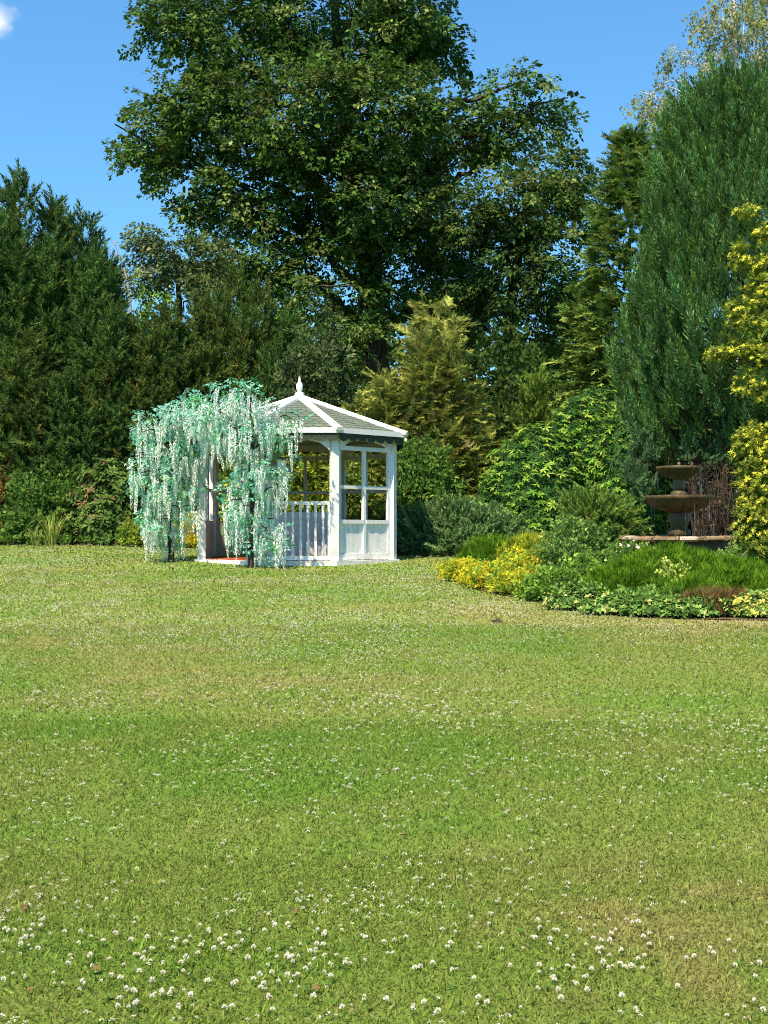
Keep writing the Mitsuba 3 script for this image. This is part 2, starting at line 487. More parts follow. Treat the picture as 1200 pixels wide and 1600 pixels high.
# dense clusters close to the camera
k = rng.integers(0, len(cx), 60000)
near = k[cy[k] < 7.5][:420]
cx = np.r_[cx, cx[near] + rng.normal(0, 0.07, len(near))]; cy = np.r_[cy, cy[near] + rng.normal(0, 0.09, len(near))]
o = np.argsort(cy); cx, cy = cx[o], cy[o]
front = np.nonzero((np.abs(cx) < 0.3 * cy) & (cy > 3.66))[0][:300]
tmp = [t_clover(np.random.default_rng(50 + i)) for i in range(4)]
wh = np.array([0.80, 0.77, 0.66])
ply4 = []
for v, f, t in tmp:
    stem = tube([[0, 0, 0], [0.1, 0.05, 1.0], [0, 0, 1.9]], 0.12, 4)
    m = cat_mesh([(v, f), stem])
    brown = np.clip(0.9 - (v[:, 2:3] - 1.3), 0, 1) * (0.25, 0.75, 0.1, 0.45)[len(ply4)]      # older florets at the foot of the head
    col = np.vstack([(wh * (1 - brown) + np.array([0.38, 0.25, 0.14]) * brown) * (1 + 0.13 * t[:, None]), np.tile([0.12, 0.2, 0.04], (len(stem[0]), 1))])
    ply4.append(mikit.ply(m, 'blossom', color=np.clip(col, 0, 0.85)))
for q, k in enumerate(front):
    s = rng.uniform(0.0054, 0.0108)
    key = name_thing('clover_flower')
    scene[key] = {**ply4[q % 4], 'to_world': T().translate([cx[k], cy[k], float(lawn_z(cx[k], cy[k]))]) @ T().rotate([0, 0, 1], float(rng.uniform(0, 360))) @ T().rotate([1, 0, 0], float(rng.normal(0, 14))) @ T().scale([s, s, s * rng.uniform(0.9, 1.5)])}
    say(key, 'small round white clover flower standing in the mown grass', 'clover flower', 'white clover flowers in the near lawn')
rest = np.setdiff1d(np.arange(len(cx)), front)
n = len(rest)
P = np.stack([cx[rest], cy[rest], lawn_z(cx[rest], cy[rest])], 1)
far = np.clip((cy[rest] - 6) / 14, 0, 1)
fade = rng.uniform(0, 1, n) ** 2
C = np.where(fade[:, None] > 0.72, [0.45, 0.36, 0.22], wh) * rng.uniform(0.85, 1.1, (n, 1))
S = rng.uniform(0.0068, 0.0112, n) * (1 + 0.75 * far)
nearer = cy[rest] < 9
both = []
for sel, kk in ((nearer, 12), (~nearer, 4)):
    rt = [t_clover(np.random.default_rng(80 + i), kk) for i in range(4)]
    both.append(scatter([(v[:, [2, 1, 0]] * [1, 1, -1] * (1 if kk > 5 else 1.1), f, t) for v, f, t in rt], P[sel], np.tile([0, 0, 1.0], (sel.sum(), 1)) + rng.normal(0, 0.2, (sel.sum(), 3)), [0, 1, 0], S[sel], C[sel], 0.12))
m, c = cat_mesh([q[0] for q in both]), np.vstack([q[1] for q in both])
put('clover', m, 'blossom', color=c)
say('clover', 'countless small white clover heads dotted over the lawn', 'clover', kind='stuff')
# low trefoil leaves
n = 2600
ty = np.sqrt(rng.uniform(3.3 ** 2, 9 ** 2, n)); tx = rng.uniform(-1, 1, n) * (0.3 * ty + 0.4)
ok = rng.uniform(0, 1, n) < np.clip(clover_density(tx, ty) * 2 + 0.1, 0, 1)
tx, ty = tx[ok], ty[ok]; n = len(tx)
m, c = scatter(variants(t_rosette, 4, 31, n=3, L=0.75, W=0.62, droop=0.1), np.stack([tx, ty, lawn_z(tx, ty) + 0.012], 1), np.tile([0, 0, 1.0], (n, 1)) + rng.normal(0, 0.3, (n, 3)), [0, 1, 0], rng.uniform(0.012, 0.02, n), palette(rng, n, [((0.07, 0.16, 0.03), 2), ((0.11, 0.2, 0.04), 1)]), 0.1)
put('clover_leaves', m, 'leaf', color=c)
say('clover_leaves', 'low green clover leaves mixed into the near lawn', 'clover leaves', kind='stuff')


# ------------------------------------------------------------------ generic plants
def blob_points(r, n, c, rad, shell=2.4):
    d = unit(r.normal(0, 1, (n, 3)))
    q = r.uniform(0, 1, n) ** (1 / shell)
    return np.asarray(c) + d * q[:, None] * np.asarray(rad), d


def mound(base, label, cat, c, rx, ry, h, tm, n, size, cols, mat='leaf', up=0.5, lump=0.2, lump_f=1.3, seed=0, group=None, shell=(0.72, 1.0), stems=5, jit=0.22, low=0.0, tips=None, skew=0.0, part='foliage'):
    """a shrub: sprigs over a lumpy dome standing on the ground at c = (x, y)"""
    r = np.random.default_rng(seed + 5)
    key = name_thing(base)
    z0 = float(ground_z(c[1]))
    d = unit(r.normal(0, 1, (n, 3)) * [1, 1, 1])
    d[:, 2] = np.abs(d[:, 2]) * (1 + low) - low
    flip = (d[:, 1] > 0) & (r.uniform(0, 1, n) < 0.45)
    d[flip, 1] *= -1
    d = unit(d)
    L = 1 + lump * 2 * (meshkit.fbm(d * lump_f * 2 + seed * 3.1, 3, seed) - 0.5) * 1.6
    q = r.uniform(shell[0], shell[1], n) * L
    P = np.stack([c[0] + d[:, 0] * q * rx, c[1] + d[:, 1] * q * ry, z0 + np.maximum(d[:, 2] * q * h, 0.04)], 1)
    P[:, 0] += skew * (P[:, 2] - z0)
    nd = unit(d / [rx, ry, h])
    X = nd * (1 - up) + np.array([0, 0, up]) + r.normal(0, 0.28, (n, 3))
    S = size * np.exp(r.normal(0, 0.2, n))
    C = palette(r, n, cols)
    if tips is not None:
        tc, frac, thr = tips
        sel = (q / L > thr) & (r.uniform(0, 1, n) < frac)
        C[sel] = palette(r, sel.sum(), tc)
    m, col = scatter(tm, P, X, nd + [0, 0, 0.6], S, C, jit, seed)
    if stems:
        ts = []
        for s in range(stems):
            a = r.uniform(0, 2 * np.pi); e = r.uniform(0.3, 0.75)
            tip = np.array([c[0] + math.cos(a) * rx * e + skew * h * 0.6, c[1] + math.sin(a) * ry * e, z0 + h * r.uniform(0.5, 0.8)])
            b = np.array([c[0] + math.cos(a) * rx * 0.08, c[1] + math.sin(a) * ry * 0.08, z0 - 0.03])
            ts.append(tube(wobble(curve(b, (b * 0.5 + tip * 0.5) - [math.cos(a) * 0.1 * rx, 0, 0], tip), 0.02 * h, seed + s), np.linspace(0.03, 0.008, 9) * max(0.5, min(h, 2.0)), 5))
        put(key + '__' + part, m, mat, color=col)
        for t_ in ts[:3]:
            put(key + '__stem', t_, 'bark', smooth=True)
    else:
        put(key, m, mat, color=col)
    say(key, label, cat, group)
    return key


SPRIG = variants(t_sprig, 6, 1, n=18, L=0.235, W=0.155)
SPRIG_OPEN = variants(t_sprig, 6, 2, n=20, wide=0.45, jit=0.6)
PLUME = variants(t_plume, 6, 3, n=44, W=0.085)
YEW = variants(t_plume, 6, 4, n=24, L=0.32, W=0.085, spread=(0.95, 0.45), rad=0.05)
FAN = variants(t_fan, 6, 5, n=30, L=0.34, W=0.08, droop=0.3)
ROSETTE = variants(t_rosette, 6, 6)
SPIKES = variants(t_spikes, 6, 7)
SMALL = variants(t_sprig, 6, 8, n=14, L=0.34, W=0.2, wide=0.3, droop=0.1, jit=0.6, flat=0.14)


def broadleaf(base, label, foot, trunk, r0, blobs, Y, n_per, size, cols, seed, mat='leaf', tm=SPRIG, hang=0.25, bark='bark', limb_r=0.11, depth=1.0, culls=0.0, group=None, twig_share=0.25, dense=1.0):
    """blobs: (px, py, rx, ry, dY) in picture pixels at distance Y + dY; the limbs run from the trunk into each"""
    r = np.random.default_rng(seed)
    key = name_thing(base)
    tr = np.asarray(trunk, float)
    # trunk
    s = np.linspace(0, 1, 24)
    si = np.linspace(0, 1, len(tr))
    path = np.stack([np.interp(s, si, tr[:, k]) for k in range(3)], 1)
    path[1:-1] += r.normal(0, 0.04, (22, 3)) * r0 * 2
    rr = r0 * (1 - 0.82 * s) * (1 + 0.7 * np.exp(-s * 26))
    put(key + '__trunk', tube(path, rr, 12), bark, smooth=True)
    Ps, Xs, Zs, Ss = [], [], [], []
    twigs = []
    axis = path[:, :2]
    for b in blobs:
        px, py, rx, ry, dY = b[:5]
        y = Y + dY
        c = at(px, py, y)
        ax, az = rx / F * y, ry / F * y
        rad = np.array([ax, max(ax, az) * depth, az])
        n = int(n_per * ax * az * (b[5] if len(b) > 5 else 1))
        nc = max(3, n // 6)
        Pc, d = blob_points(r, nc, c, rad)
        if culls:
            kp = meshkit.fbm(Pc * 0.55 + seed, 2, seed) > culls
            Pc = Pc[kp] if kp.sum() > 2 else Pc
        w_ = r.integers(0, len(Pc), n)
        P = Pc[w_] + r.normal(0, 0.42, (n, 3)) * size * [1, 1, 0.6]
        if False:
            keep = meshkit.fbm(P * 0.9 / size * 0.6 + seed, 2, seed) > culls
            P, d = P[keep], d[keep]
        hd = np.hypot(c[0] - np.interp(c[2], path[:, 2], path[:, 0]), c[1] - np.interp(c[2], path[:, 2], path[:, 1]))
        zs = np.clip(c[2] - 0.55 * hd - 0.3, path[3, 2], path[-2, 2])
        st = np.array([np.interp(zs, path[:, 2], path[:, k]) for k in range(3)])
        mid = (st + c) / 2 + [0, 0, 0.18 * hd]
        lp = wobble(curve(st, mid, c + (c - st) * 0.15, 12), 0.035 * hd + 0.02, seed + int(px))
        r_st = np.interp(zs, path[:, 2], rr)
        put(key + '__limb', tube(lp, np.linspace(min(limb_r * (0.6 + 0.12 * hd), r_st * 0.7), limb_r * 0.15, 12), 7), bark, smooth=True)
        # sub-branches reaching some sprigs
        nb = max(4, int(len(P) * twig_share * 0.12))
        for k in r.choice(len(P), min(nb, len(P)), replace=False):
            a = lp[r.integers(4, 12)]
            twigs.append(tube(wobble(curve(a, (a + P[k]) / 2 + [0, 0, 0.12], P[k], 5), 0.04, seed + k), np.linspace(limb_r * 0.22, limb_r * 0.06, 5), 4))
        out = unit((P - c) / rad)
        tcen = np.stack([np.interp(P[:, 2], path[:, 2], path[:, k]) for k in range(2)], 1)
        away = np.c_[unit(P[:, :2] - tcen), np.zeros(len(P))]
        X = out * 0.5 + away * 0.6 + [0, 0, -hang] + r.normal(0, 0.35, P.shape)
        Ps.append(P); Xs.append(X); Zs.append(np.array([0, 0, 1.0]) + out * 0.5 + r.normal(0, 0.25, P.shape)); Ss.append(size * np.exp(r.normal(0, 0.2, len(P))))
    P, X, Z, S = map(np.concatenate, (Ps, Xs, Zs, Ss))
    m, col = scatter(tm, P, X, Z, S, palette(r, len(P), cols), 0.3, seed)
    put(key + '__crown', m, mat, color=col)
    put(key + '__branches', cat_mesh(twigs), bark)
    say(key, label, 'tree', group)
    return key


def conifer(base, label, c, h, R, n, size, cols, seed, tm=YEW, tilt=0.5, spires=5, power=1.5, z_low=0.0, mat='needle', group=None, spread=0.6, trunk_r=0.12, hang=0.0, category='tree', lump=0.35, top=None):
    """upright conifer of several leaders: each a slim cone of sprays pointing out and up"""
    r = np.random.default_rng(seed)
    key = name_thing(base)
    z0 = float(ground_z(c[1]))
    cones = [(0, 0, h, R * (0.72 if spires else 1.0))]
    for s in range(spires):
        a = 2 * np.pi * (s + r.uniform(-0.3, 0.3)) / spires
        cones.append((math.cos(a) * R * spread, math.sin(a) * R * spread, h * r.uniform(0.55, 0.95), R * r.uniform(0.34, 0.46)))
    w = np.array([q[2] * q[3] for q in cones]); w /= w.sum()
    Ps, Xs, Ns = [], [], []
    for (dx, dy, hh, rr), wi in zip(cones, w):
        k = int(n * wi)
        u = r.uniform(0, 1, k)
        hf = 1 - (1 - u * 0.995) ** (0.55 if power < 1.2 else 0.78)
        ph = r.uniform(0, 2 * np.pi, k)
        back = (np.sin(ph) > 0) & (r.uniform(0, 1, k) < 0.55)
        ph[back] *= -1
        rad = rr * (1 - hf ** power) ** 0.9 + 0.03
        o = np.stack([np.cos(ph), np.sin(ph), np.zeros(k)], 1)
        lm = 1 + lump * 2 * (meshkit.fbm(np.stack([np.cos(ph) * 1.6, np.sin(ph) * 1.6, hf * hh * 1.1], -1) + seed, 3, seed) - 0.5) * 1.7
        q = r.uniform(0.68, 1.02, k) * lm
        P = np.array([c[0] + dx, c[1] + dy, z0]) + o * (rad * q)[:, None]
        P[:, 2] += z_low + hf * (hh - z_low)
        tl = tilt + 0.5 * hf
        X = o * np.cos(tl)[:, None] + np.array([0, 0, 1.0]) * np.sin(tl)[:, None] + r.normal(0, 0.25, P.shape) - [0, 0, hang]
        Ps.append(P); Xs.append(X); Ns.append(o)
    P, X, N = map(np.concatenate, (Ps, Xs, Ns))
    S = size * np.exp(r.normal(0, 0.22, len(P)))
    C = palette(r, len(P), cols)
    # whole boughs differ in tone
    tone = meshkit.fbm(P * 0.8 + seed, 2, seed + 1)
    C = C * (0.75 + 0.5 * tone)[:, None]
    m, col = scatter(tm, P, X, N * 0.4 + [0, 0, 1.0] + r.normal(0, 0.3, P.shape), S, C, 0.22, seed)
    put(key + '__crown', m, mat, color=col)
    put(key + '__trunk', tube(wobble(np.linspace([c[0], c[1], z0 - 0.05], [c[0], c[1], z0 + h * 0.9], 12), 0.03, seed), np.linspace(trunk_r, 0.012, 12), 8), 'bark', smooth=True)
    say(key, label, category, group)
    return key


def height_of(py, Y):
    return EYE + (HOR - py) / F * Y - float(ground_z(Y))


# ------------------------------------------------------------------ the great tree and its neighbours
LEAFY = [((0.056, 0.110, 0.024), 4), ((0.040, 0.086, 0.020), 2.5), ((0.092, 0.152, 0.032), 2.5), ((0.14, 0.178, 0.06), 1.6)]
BIG = [(300, 60, 90, 85, -1), (415, 30, 120, 100, 0), (560, 30, 130, 100, 1), (650, 55, 72, 75, 0), (255, 190, 78, 48, -1), (235, 235, 55, 28, -1), (340, 175, 85, 70, -2), (450, 170, 120, 90, -3),
       (575, 180, 120, 105, -3), (655, 220, 80, 80, -1), (415, 290, 100, 75, -2), (345, 320, 48, 42, -1), (275, 265, 24, 34, -1), (540, 320, 125, 95, -3), (640, 340, 100, 90, -1), (360, 400, 62, 45, 0), (460, 420, 110, 70, -2), (600, 450, 110, 70, 0), (520, 480, 80, 60, -4, 0.7),
       (360, -110, 150, 80, 0, 0.8), (560, -120, 170, 90, 0, 0.8), (700, 460, 70, 70, 1),
       (790, 145, 48, 35, -1), (840, 185, 34, 40, -1), (775, 205, 40, 30, -1), (805, 235, 30, 16, -1), (735, 190, 40, 60, 0)]
bf = at(592, 0, 44.0)
broadleaf('beech_tree', 'very tall broad-leaved tree towering behind the gazebo, its crown reaching past the top', None,
          [[bf[0], 44, ground_z(44) - 0.2], [bf[0] + 0.05, 44, 3], at(585, 520, 44), at(578, 400, 44), at(545, 270, 44.3), at(530, 120, 44), at(520, -60, 44)],
          0.62, BIG, 44.0, 125, 0.66, LEAFY, 11, limb_r=0.16, culls=0.40)
SECOND = [(865, 275, 50, 55, 0), (895, 320, 38, 60, 0), (800, 320, 70, 65, -1), (850, 400, 75, 80, -1), (760, 400, 70, 70, 0), (820, 490, 65, 60, 0), (735, 330, 40, 50, 0), (880, 450, 28, 50, 0), (740, 500, 60, 50, 1), (850, 565, 38, 50, 1)]
sf = at(800, 0, 41.0)
broadleaf('oak_tree', 'dark round-crowned tree standing to the right of the tallest tree', None,
          [[sf[0], 41, ground_z(41) - 0.2], at(800, 650, 41), at(795, 500, 41), at(815, 350, 41), at(835, 270, 41)],
          0.34, SECOND, 41.0, 140, 0.64, [((0.056, 0.104, 0.026), 3), ((0.040, 0.082, 0.022), 2.5), ((0.12, 0.152, 0.045), 1.8)], 12, limb_r=0.11, culls=0.36)
WILLOW = [(255, 415, 42, 45, 0), (305, 400, 45, 40, 0), (245, 375, 30, 22, 0), (320, 450, 40, 30, 0), (225, 440, 22, 22, 0)]
wf = at(290, 0, 40.0)
broadleaf('grey_tree', 'small grey-green tree rising between the tall conifers and the tallest tree', None,
          [[wf[0], 40, ground_z(40) - 0.1], at(285, 600, 40), at(278, 430, 40), at(270, 390, 40)], 0.17, WILLOW, 40.0, 240, 0.5,
          [((0.10, 0.145, 0.05), 3), ((0.075, 0.115, 0.04), 2), ((0.15, 0.17, 0.085), 1)], 13, limb_r=0.06)
# bare branches in the gap
k = name_thing('dead_tree')
A = [at(x, y, 36.0) for x, y in ((206, 620), (204, 480), (199, 440), (190, 405), (178, 380), (170, 370))]
put(k + '__trunk', tube(np.array(A), np.linspace(0.045, 0.006, 6), 6), 'grey_twig', smooth=True)
for pts in (((190, 405), (178, 396), (162, 391)), ((180, 383), (180, 378), (186, 379)), ((199, 440), (212, 425), (222, 415)), ((202, 465), (190, 440), (184, 425))):
    put(k + '__branch', tube(np.array([at(x, y, 36.0 + 0.1 * q) for q, (x, y) in enumerate(pts)]), np.linspace(0.022, 0.008, 3), 5), 'grey_twig', smooth=True)
say(k, 'bare grey dead stem showing against the sky beside the conifers', 'tree')

# birch at the upper right
BIRCH = [(1150, 30, 42, 55, 0), (1190, 50, 45, 65, 0), (1095, 105, 45, 28, 0), (1050, 140, 34, 22, 0), (1015, 158, 26, 14, 0), (1025, 195, 22, 30, 0), (1115, 20, 28, 28, 0), (1060, 90, 14, 26, 0), (1160, 115, 50, 40, 0), (1045, 175, 28, 20, 0), (1190, -40, 60, 40, 0)]
bf2 = at(1150, 0, 34.0)
broadleaf('birch_tree', 'white-stemmed birch with drooping pale leaves behind the big bluish conifer', None,
          [[bf2[0], 34, ground_z(34) - 0.1], at(1151, 500, 34), at(1148, 150, 34), at(1147, 0, 34), at(1150, -80, 34)], 0.10, BIRCH, 34.0, 230, 0.46,
          [((0.20, 0.22, 0.09), 3), ((0.14, 0.18, 0.06), 2), ((0.28, 0.28, 0.16), 1)], 14, tm=variants(t_sprig, 5, 14, n=16, L=0.16, W=0.11, wide=0.14, droop=0.1, jit=0.9, flat=0.08), hang=1.5, bark='birch_bark', limb_r=0.05, culls=0.40)

# ------------------------------------------------------------------ yews on the left
YG = [((0.044, 0.092, 0.024), 5), ((0.062, 0.116, 0.030), 3), ((0.086, 0.12, 0.03), 0.6)]
YB = [((0.052, 0.094, 0.024), 4), ((0.076, 0.115, 0.028), 3), ((0.12, 0.122, 0.03), 0.4)]
YEWS = {}


def yew_group(kind, cols, i):
    hh, R = (8.6, 1.15) if kind[0] == 'tall' else (6.2, 1.1)
    key = conifer('yew_tree', 'x', (0.0, 21.0), hh, R, 5000 if kind[0] == 'tall' else 3400, 0.34, cols, 220 + 7 * i, tm=YEW, tilt=0.6, spires=8, power=1.9, spread=0.62, lump=0.3)
    d = scene.pop(key + '__crown'); scene.pop(key + '__trunk'); labels.pop(key); NAMES.discard(key)
    gid = f'yew_crown_{i}'
    scene[gid] = {'type': 'shapegroup', 'crown': {**d, 'to_world': T().translate([0, -21.0, 0])}}
    return hh, R, gid


for (px, py, Y, wpx, n, cols, lab) in (
        (-75, 300, 31, 75, 700, YG, 'dark yew beyond the left edge, outermost of the tall yews'),
        (5, 296, 31.0, 60, 1000, YG, 'tall dark yew at the far left with its tip cut by the edge'),
        (36, 272, 30.0, 62, 1200, YG, 'tallest dark yew on the left with a spire of feathery tips'),
        (88, 312, 30.3, 58, 1150, YG, 'dark yew with twin pointed tips, right of the tallest yew'),
        (134, 336, 30.0, 58, 1100, YG, 'dark yew whose tip stands alone before the blue sky gap'),
        (168, 420, 29.4, 48, 900, YG, 'shorter dark yew forming the end of the tall group'),
        (60, 520, 28.8, 62, 700, YB, 'low brownish yew in front of the tallest yew'),
        (215, 500, 29.2, 58, 900, YB, 'brown-tinged yew below the bright green shrub'),
        (268, 478, 29.5, 58, 950, YB, 'brown-tinged yew behind the left wisteria tree'),
        (322, 466, 29.7, 58, 950, YB, 'golden-tinged yew behind the top of the wisteria'),
        (372, 420, 30.0, 44, 900, YB, 'slender yew with the highest tip above the wisteria'),
        (410, 446, 29.6, 50, 900, YB, 'yew with faded golden tips left of the gazebo roof'),
        (456, 492, 29.0, 48, 800, YG, 'dark green yew beside the glossy holly'),
        (140, 545, 28.6, 52, 650, YG, 'low dark yew with a rounded top at the end of the lawn'),
        (70, 390, 33.0, 80, 600, YG, 'dark yew filling the gap behind the tallest yew'),
        (345, 500, 32.0, 110, 700, YG, 'broad dark yew behind the golden-tinged pair')):
    h, R = height_of(py, Y), wpx / F * Y * 1.5
    kind = ('tall' if h > 7 else 'low', 'g' if cols is YG else 'b', abs(px) % 2)
    if kind not in YEWS:
        YEWS[kind] = yew_group(kind, cols, len(YEWS))
    hh, RR0, gid = YEWS[kind]
    key = name_thing('yew_tree')
    scene[key + '__crown'] = {'type': 'instance', 'shapegroup': {'type': 'ref', 'id': gid},
                              'to_world': T().translate([float(at(px, 0, Y)[0]), Y, float(ground_z(Y))]) @ T().rotate([0, 0, 1], float((px * 37) % 70 - 35)) @ T().scale([R / RR0, R / RR0, h / hh])}
    b = [at(px, 0, Y)[0], Y, float(ground_z(Y))]
    put(key + '__trunk', tube(np.array([b, [b[0] + 0.05, Y, b[2] + h * 0.4], [b[0], Y, b[2] + h * 0.85]]), [0.13, 0.09, 0.02], 7), 'bark', smooth=True)
    say(key, lab, 'tree')

# bright shrub seen over the yews
mound('laurel_tree', 'bright green leafy bush showing above the brown-tinged yews', 'bush', (at(232, 0, 33)[0], 33), 0.95, 0.8, height_of(440, 33), SPRIG, 600, 0.42,
      [((0.14, 0.24, 0.03), 2), ((0.09, 0.17, 0.03), 2)], 'glossy_leaf', seed=31, shell=(0.7, 1.0))
# holly behind the gazebo roof
mound('holly_bush', 'dark glossy holly bush behind the gazebo roof', 'bush', (at(492, 0, 28)[0], 28), 0.95, 0.9, height_of(500, 28), variants(t_sprig, 5, 15, n=22, L=0.26, W=0.15, wide=0.35, jit=0.8), 1150, 0.33,
      [((0.05, 0.085, 0.03), 3), ((0.075, 0.11, 0.04), 2), ((0.12, 0.14, 0.07), 0.7)], 'glossy_leaf', seed=32, lump=0.25)

# far wood that closes the gaps under the trees
r = np.random.default_rng(77)
P, X = [], []
for q in range(46):
    px = r.uniform(-150, 1350)
    top = r.uniform(520, 600)
    Y = r.uniform(54, 64)
    c = at(px, 0, Y); hgt = height_of(top, Y)
    k = 80
    d = unit(r.normal(0, 1, (k, 3)))
    p = np.array([c[0], Y, ground_z(Y) + hgt * 0.5]) + d * [2.4, 2.0, hgt * 0.52] * (r.uniform(0.5, 1, k) ** 0.5)[:, None]
    P.append(p); X.append(d + [0, 0, -0.2])
P, X = np.concatenate(P), np.concatenate(X)
m, c = scatter(variants(t_sprig, 4, 16, n=12, L=0.4, W=0.26), P, X, [0, 0, 1.0], r.uniform(1.2, 1.9, len(P)), palette(r, len(P), [((0.035, 0.07, 0.016), 1)]), 0.2)
put('far_wood', m, 'leaf', color=c)
say('far_wood', 'dim mass of woodland closing the view beneath the tall trees', 'woodland', kind='stuff')
# understorey in the deep shade behind the gazebo
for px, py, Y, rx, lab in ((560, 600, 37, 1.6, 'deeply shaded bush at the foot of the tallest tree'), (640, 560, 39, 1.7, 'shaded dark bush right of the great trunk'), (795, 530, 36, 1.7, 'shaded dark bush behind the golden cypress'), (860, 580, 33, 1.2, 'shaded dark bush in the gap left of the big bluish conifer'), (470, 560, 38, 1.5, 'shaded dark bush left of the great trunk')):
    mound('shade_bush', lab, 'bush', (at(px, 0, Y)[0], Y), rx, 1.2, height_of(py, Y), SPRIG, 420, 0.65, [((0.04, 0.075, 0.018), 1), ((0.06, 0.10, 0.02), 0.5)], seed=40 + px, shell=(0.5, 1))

# ------------------------------------------------------------------ cypresses right of the gazebo
GC = [((0.180, 0.208, 0.050), 4), ((0.125, 0.160, 0.040), 3), ((0.255, 0.265, 0.068), 2.0), ((0.16, 0.13, 0.055), 0.25)]
Y = 27.0
cyp = np.array([at(672, 0, Y)[0], Y])
conifer('golden_cypress', 'golden-brown cypress with layered boughs to the right of the gazebo roof', cyp, height_of(442, Y), 1.6, 3800, 0.36, GC, 301, tm=FAN, tilt=0.35, spires=6, power=1.15, spread=0.55, hang=0.1, lump=0.55)
conifer('golden_cypress', 'low bushy golden cypress just above the right end of the gazebo roof', (at(600, 0, 26.2)[0], 26.2), height_of(588, 26.2), 0.95, 1800, 0.32, GC, 302, tm=FAN, tilt=0.3, spires=4, power=1.6, hang=0.1)
conifer('golden_cypress', 'golden cypress lobe beside the broad leafy mound', (at(725, 0, 26.0)[0], 26.0), height_of(660, 26.0), 0.75, 1400, 0.32, GC, 303, tm=FAN, tilt=0.2, spires=3, power=1.8, hang=0.1)
BC = [((0.098, 0.158, 0.034), 3), ((0.148, 0.19, 0.044), 2), ((0.058, 0.11, 0.026), 1.8)]
conifer('green_cypress', 'yellow-green conifer peeping out behind the big bluish conifer', (at(985, 0, 30)[0], 30), height_of(205, 30), 1.55, 4000, 0.42, BC, 304, tm=FAN, tilt=0.2, spires=0, power=1.35, hang=0.15, lump=0.3)
conifer('green_cypress', 'narrow yellow-green conifer in the gap beside the dark woodland', (at(915, 0, 31)[0], 31), height_of(440, 31), 0.8, 1600, 0.45, BC, 305, tm=FAN, tilt=0.1, spires=3, power=1.5, hang=0.1)
conifer('green_cypress', 'small bright conifer shoot above the broad leafy mound', (at(838, 0, 27.5)[0], 27.5), height_of(592, 27.5), 0.42, 420, 0.4, [((0.15, 0.21, 0.04), 1), ((0.09, 0.15, 0.03), 1)], 306, tm=PLUME, tilt=0.6, spires=2, power=1.2)

# the big bluish conifer
key = name_thing('blue_conifer')
Y0 = 22.5
r = np.random.default_rng(310)
cc = at(1185, 0, Y0)
zz = np.array([EYE + (HOR - p) / F * Y0 for p in (730, 700, 650, 590, 500, 400, 300, 215, 180, 158)])
rr_ = np.array([125, 172, 200, 212, 200, 180, 158, 132, 105, 50]) / F * Y0
n = 6300
z = zz[0] + (zz[-1] - zz[0]) * r.uniform(0, 1, n) ** 0.95
ph = r.uniform(0, 2 * np.pi, n); back = (np.sin(ph) > 0.1) & (r.uniform(0, 1, n) < 0.6); ph[back] *= -1
R0 = np.interp(z, zz, rr_)
o = np.stack([np.cos(ph), np.sin(ph), np.zeros(n)], 1)
lm = 1 + 0.34 * (meshkit.fbm(np.stack([np.cos(ph) * 3, np.sin(ph) * 3, z * 0.55], -1), 3, 8) - 0.5)
P = np.array([cc[0], Y0, 0]) + o * (R0 * lm * np.where(r.uniform(0, 1, n) < 0.22, r.uniform(0.5, 0.82, n), r.uniform(0.82, 1.02, n)))[:, None]
P[:, 2] = z
# the crown opens above the fountain: no foliage low down on that side
open_z = EYE + (HOR - 655) / F * Y0
gap = (P[:, 2] < open_z + 0.25 * np.sin(P[:, 0] * 5)) & (np.abs(P[:, 0] - at(1090, 0, Y0)[0]) < 0.85) & (o[:, 1] < 0.3) & (r.uniform(0, 1, n) < 0.9)
core = np.arange(n) % 14 == 0
P[core] = np.array([cc[0], Y0, 0]) * [1, 1, 0] + (P[core] - [cc[0], Y0, 0]) * [0.62, 0.62, 1]
gap |= P[:, 0] > at(1300, 0, Y0)[0] + 0.6 * r.uniform(0, 1, n) ** 2 * 3
P, o, z = P[~gap], o[~gap], z[~gap]
X = o * 0.38 + np.array([0, 0, 1.0]) + r.normal(0, 0.09, P.shape)
tone = meshkit.fbm(P * 0.9, 2, 5)
C = palette(r, len(P), [((0.070, 0.146, 0.046), 4), ((0.102, 0.190, 0.066), 2), ((0.074, 0.134, 0.030), 1.5)], 0.22) * (0.75 + 0.5 * tone)[:, None]
BLUE = variants(t_plume, 6, 21, n=44, L=0.23, W=0.07, spread=(0.75, 0.35), rad=0.11)
m, c = scatter(BLUE, P, X, o, 0.43 * np.exp(r.normal(0, 0.22, len(P))), C, 0.22)
# tips at the top and loose low tufts
put(key + '__crown', m, 'needle', color=c)
tops = [(1092, 142), (1125, 146), (1150, 156), (1185, 160), (1215, 162), (1062, 188)]
P, X = [], []
for px, py in tops:
    b = at(px, py, Y0 - 0.3)
    for q in range(46):
        u = r.uniform(0, 1)
        a = r.uniform(0, 2 * np.pi)
        P.append(b + [math.cos(a) * 0.3 * u, math.sin(a) * 0.3 * u, -1.5 * u]); X.append([math.cos(a) * 0.25, math.sin(a) * 0.25, 1])
for px, py, dy, k_ in ((1112, 718, -0.9, 24), (1075, 716, -0.9, 8), (1012, 765, -1.0, 22), (985, 740, -0.8, 14), (1130, 770, -0.5, 12), (1150, 700, -0.9, 20), (1010, 700, -0.6, 40), (1170, 650, -1.0, 30), (1060, 665, -0.3, 20)):
    b = at(px, py, Y0 + dy)
    for q in range(k_):
        P.append(b + r.normal(0, 0.13, 3)); X.append(np.array([0, -0.4, 0.7]) + r.normal(0, 0.4, 3))
P, X = np.array(P), np.array(X)
m, c = scatter(BLUE, P, X, [0, -1.0, 0.2], 0.34 * np.exp(r.normal(0, 0.2, len(P))), palette(r, len(P), [((0.075, 0.14, 0.06), 1)]), 0.2)
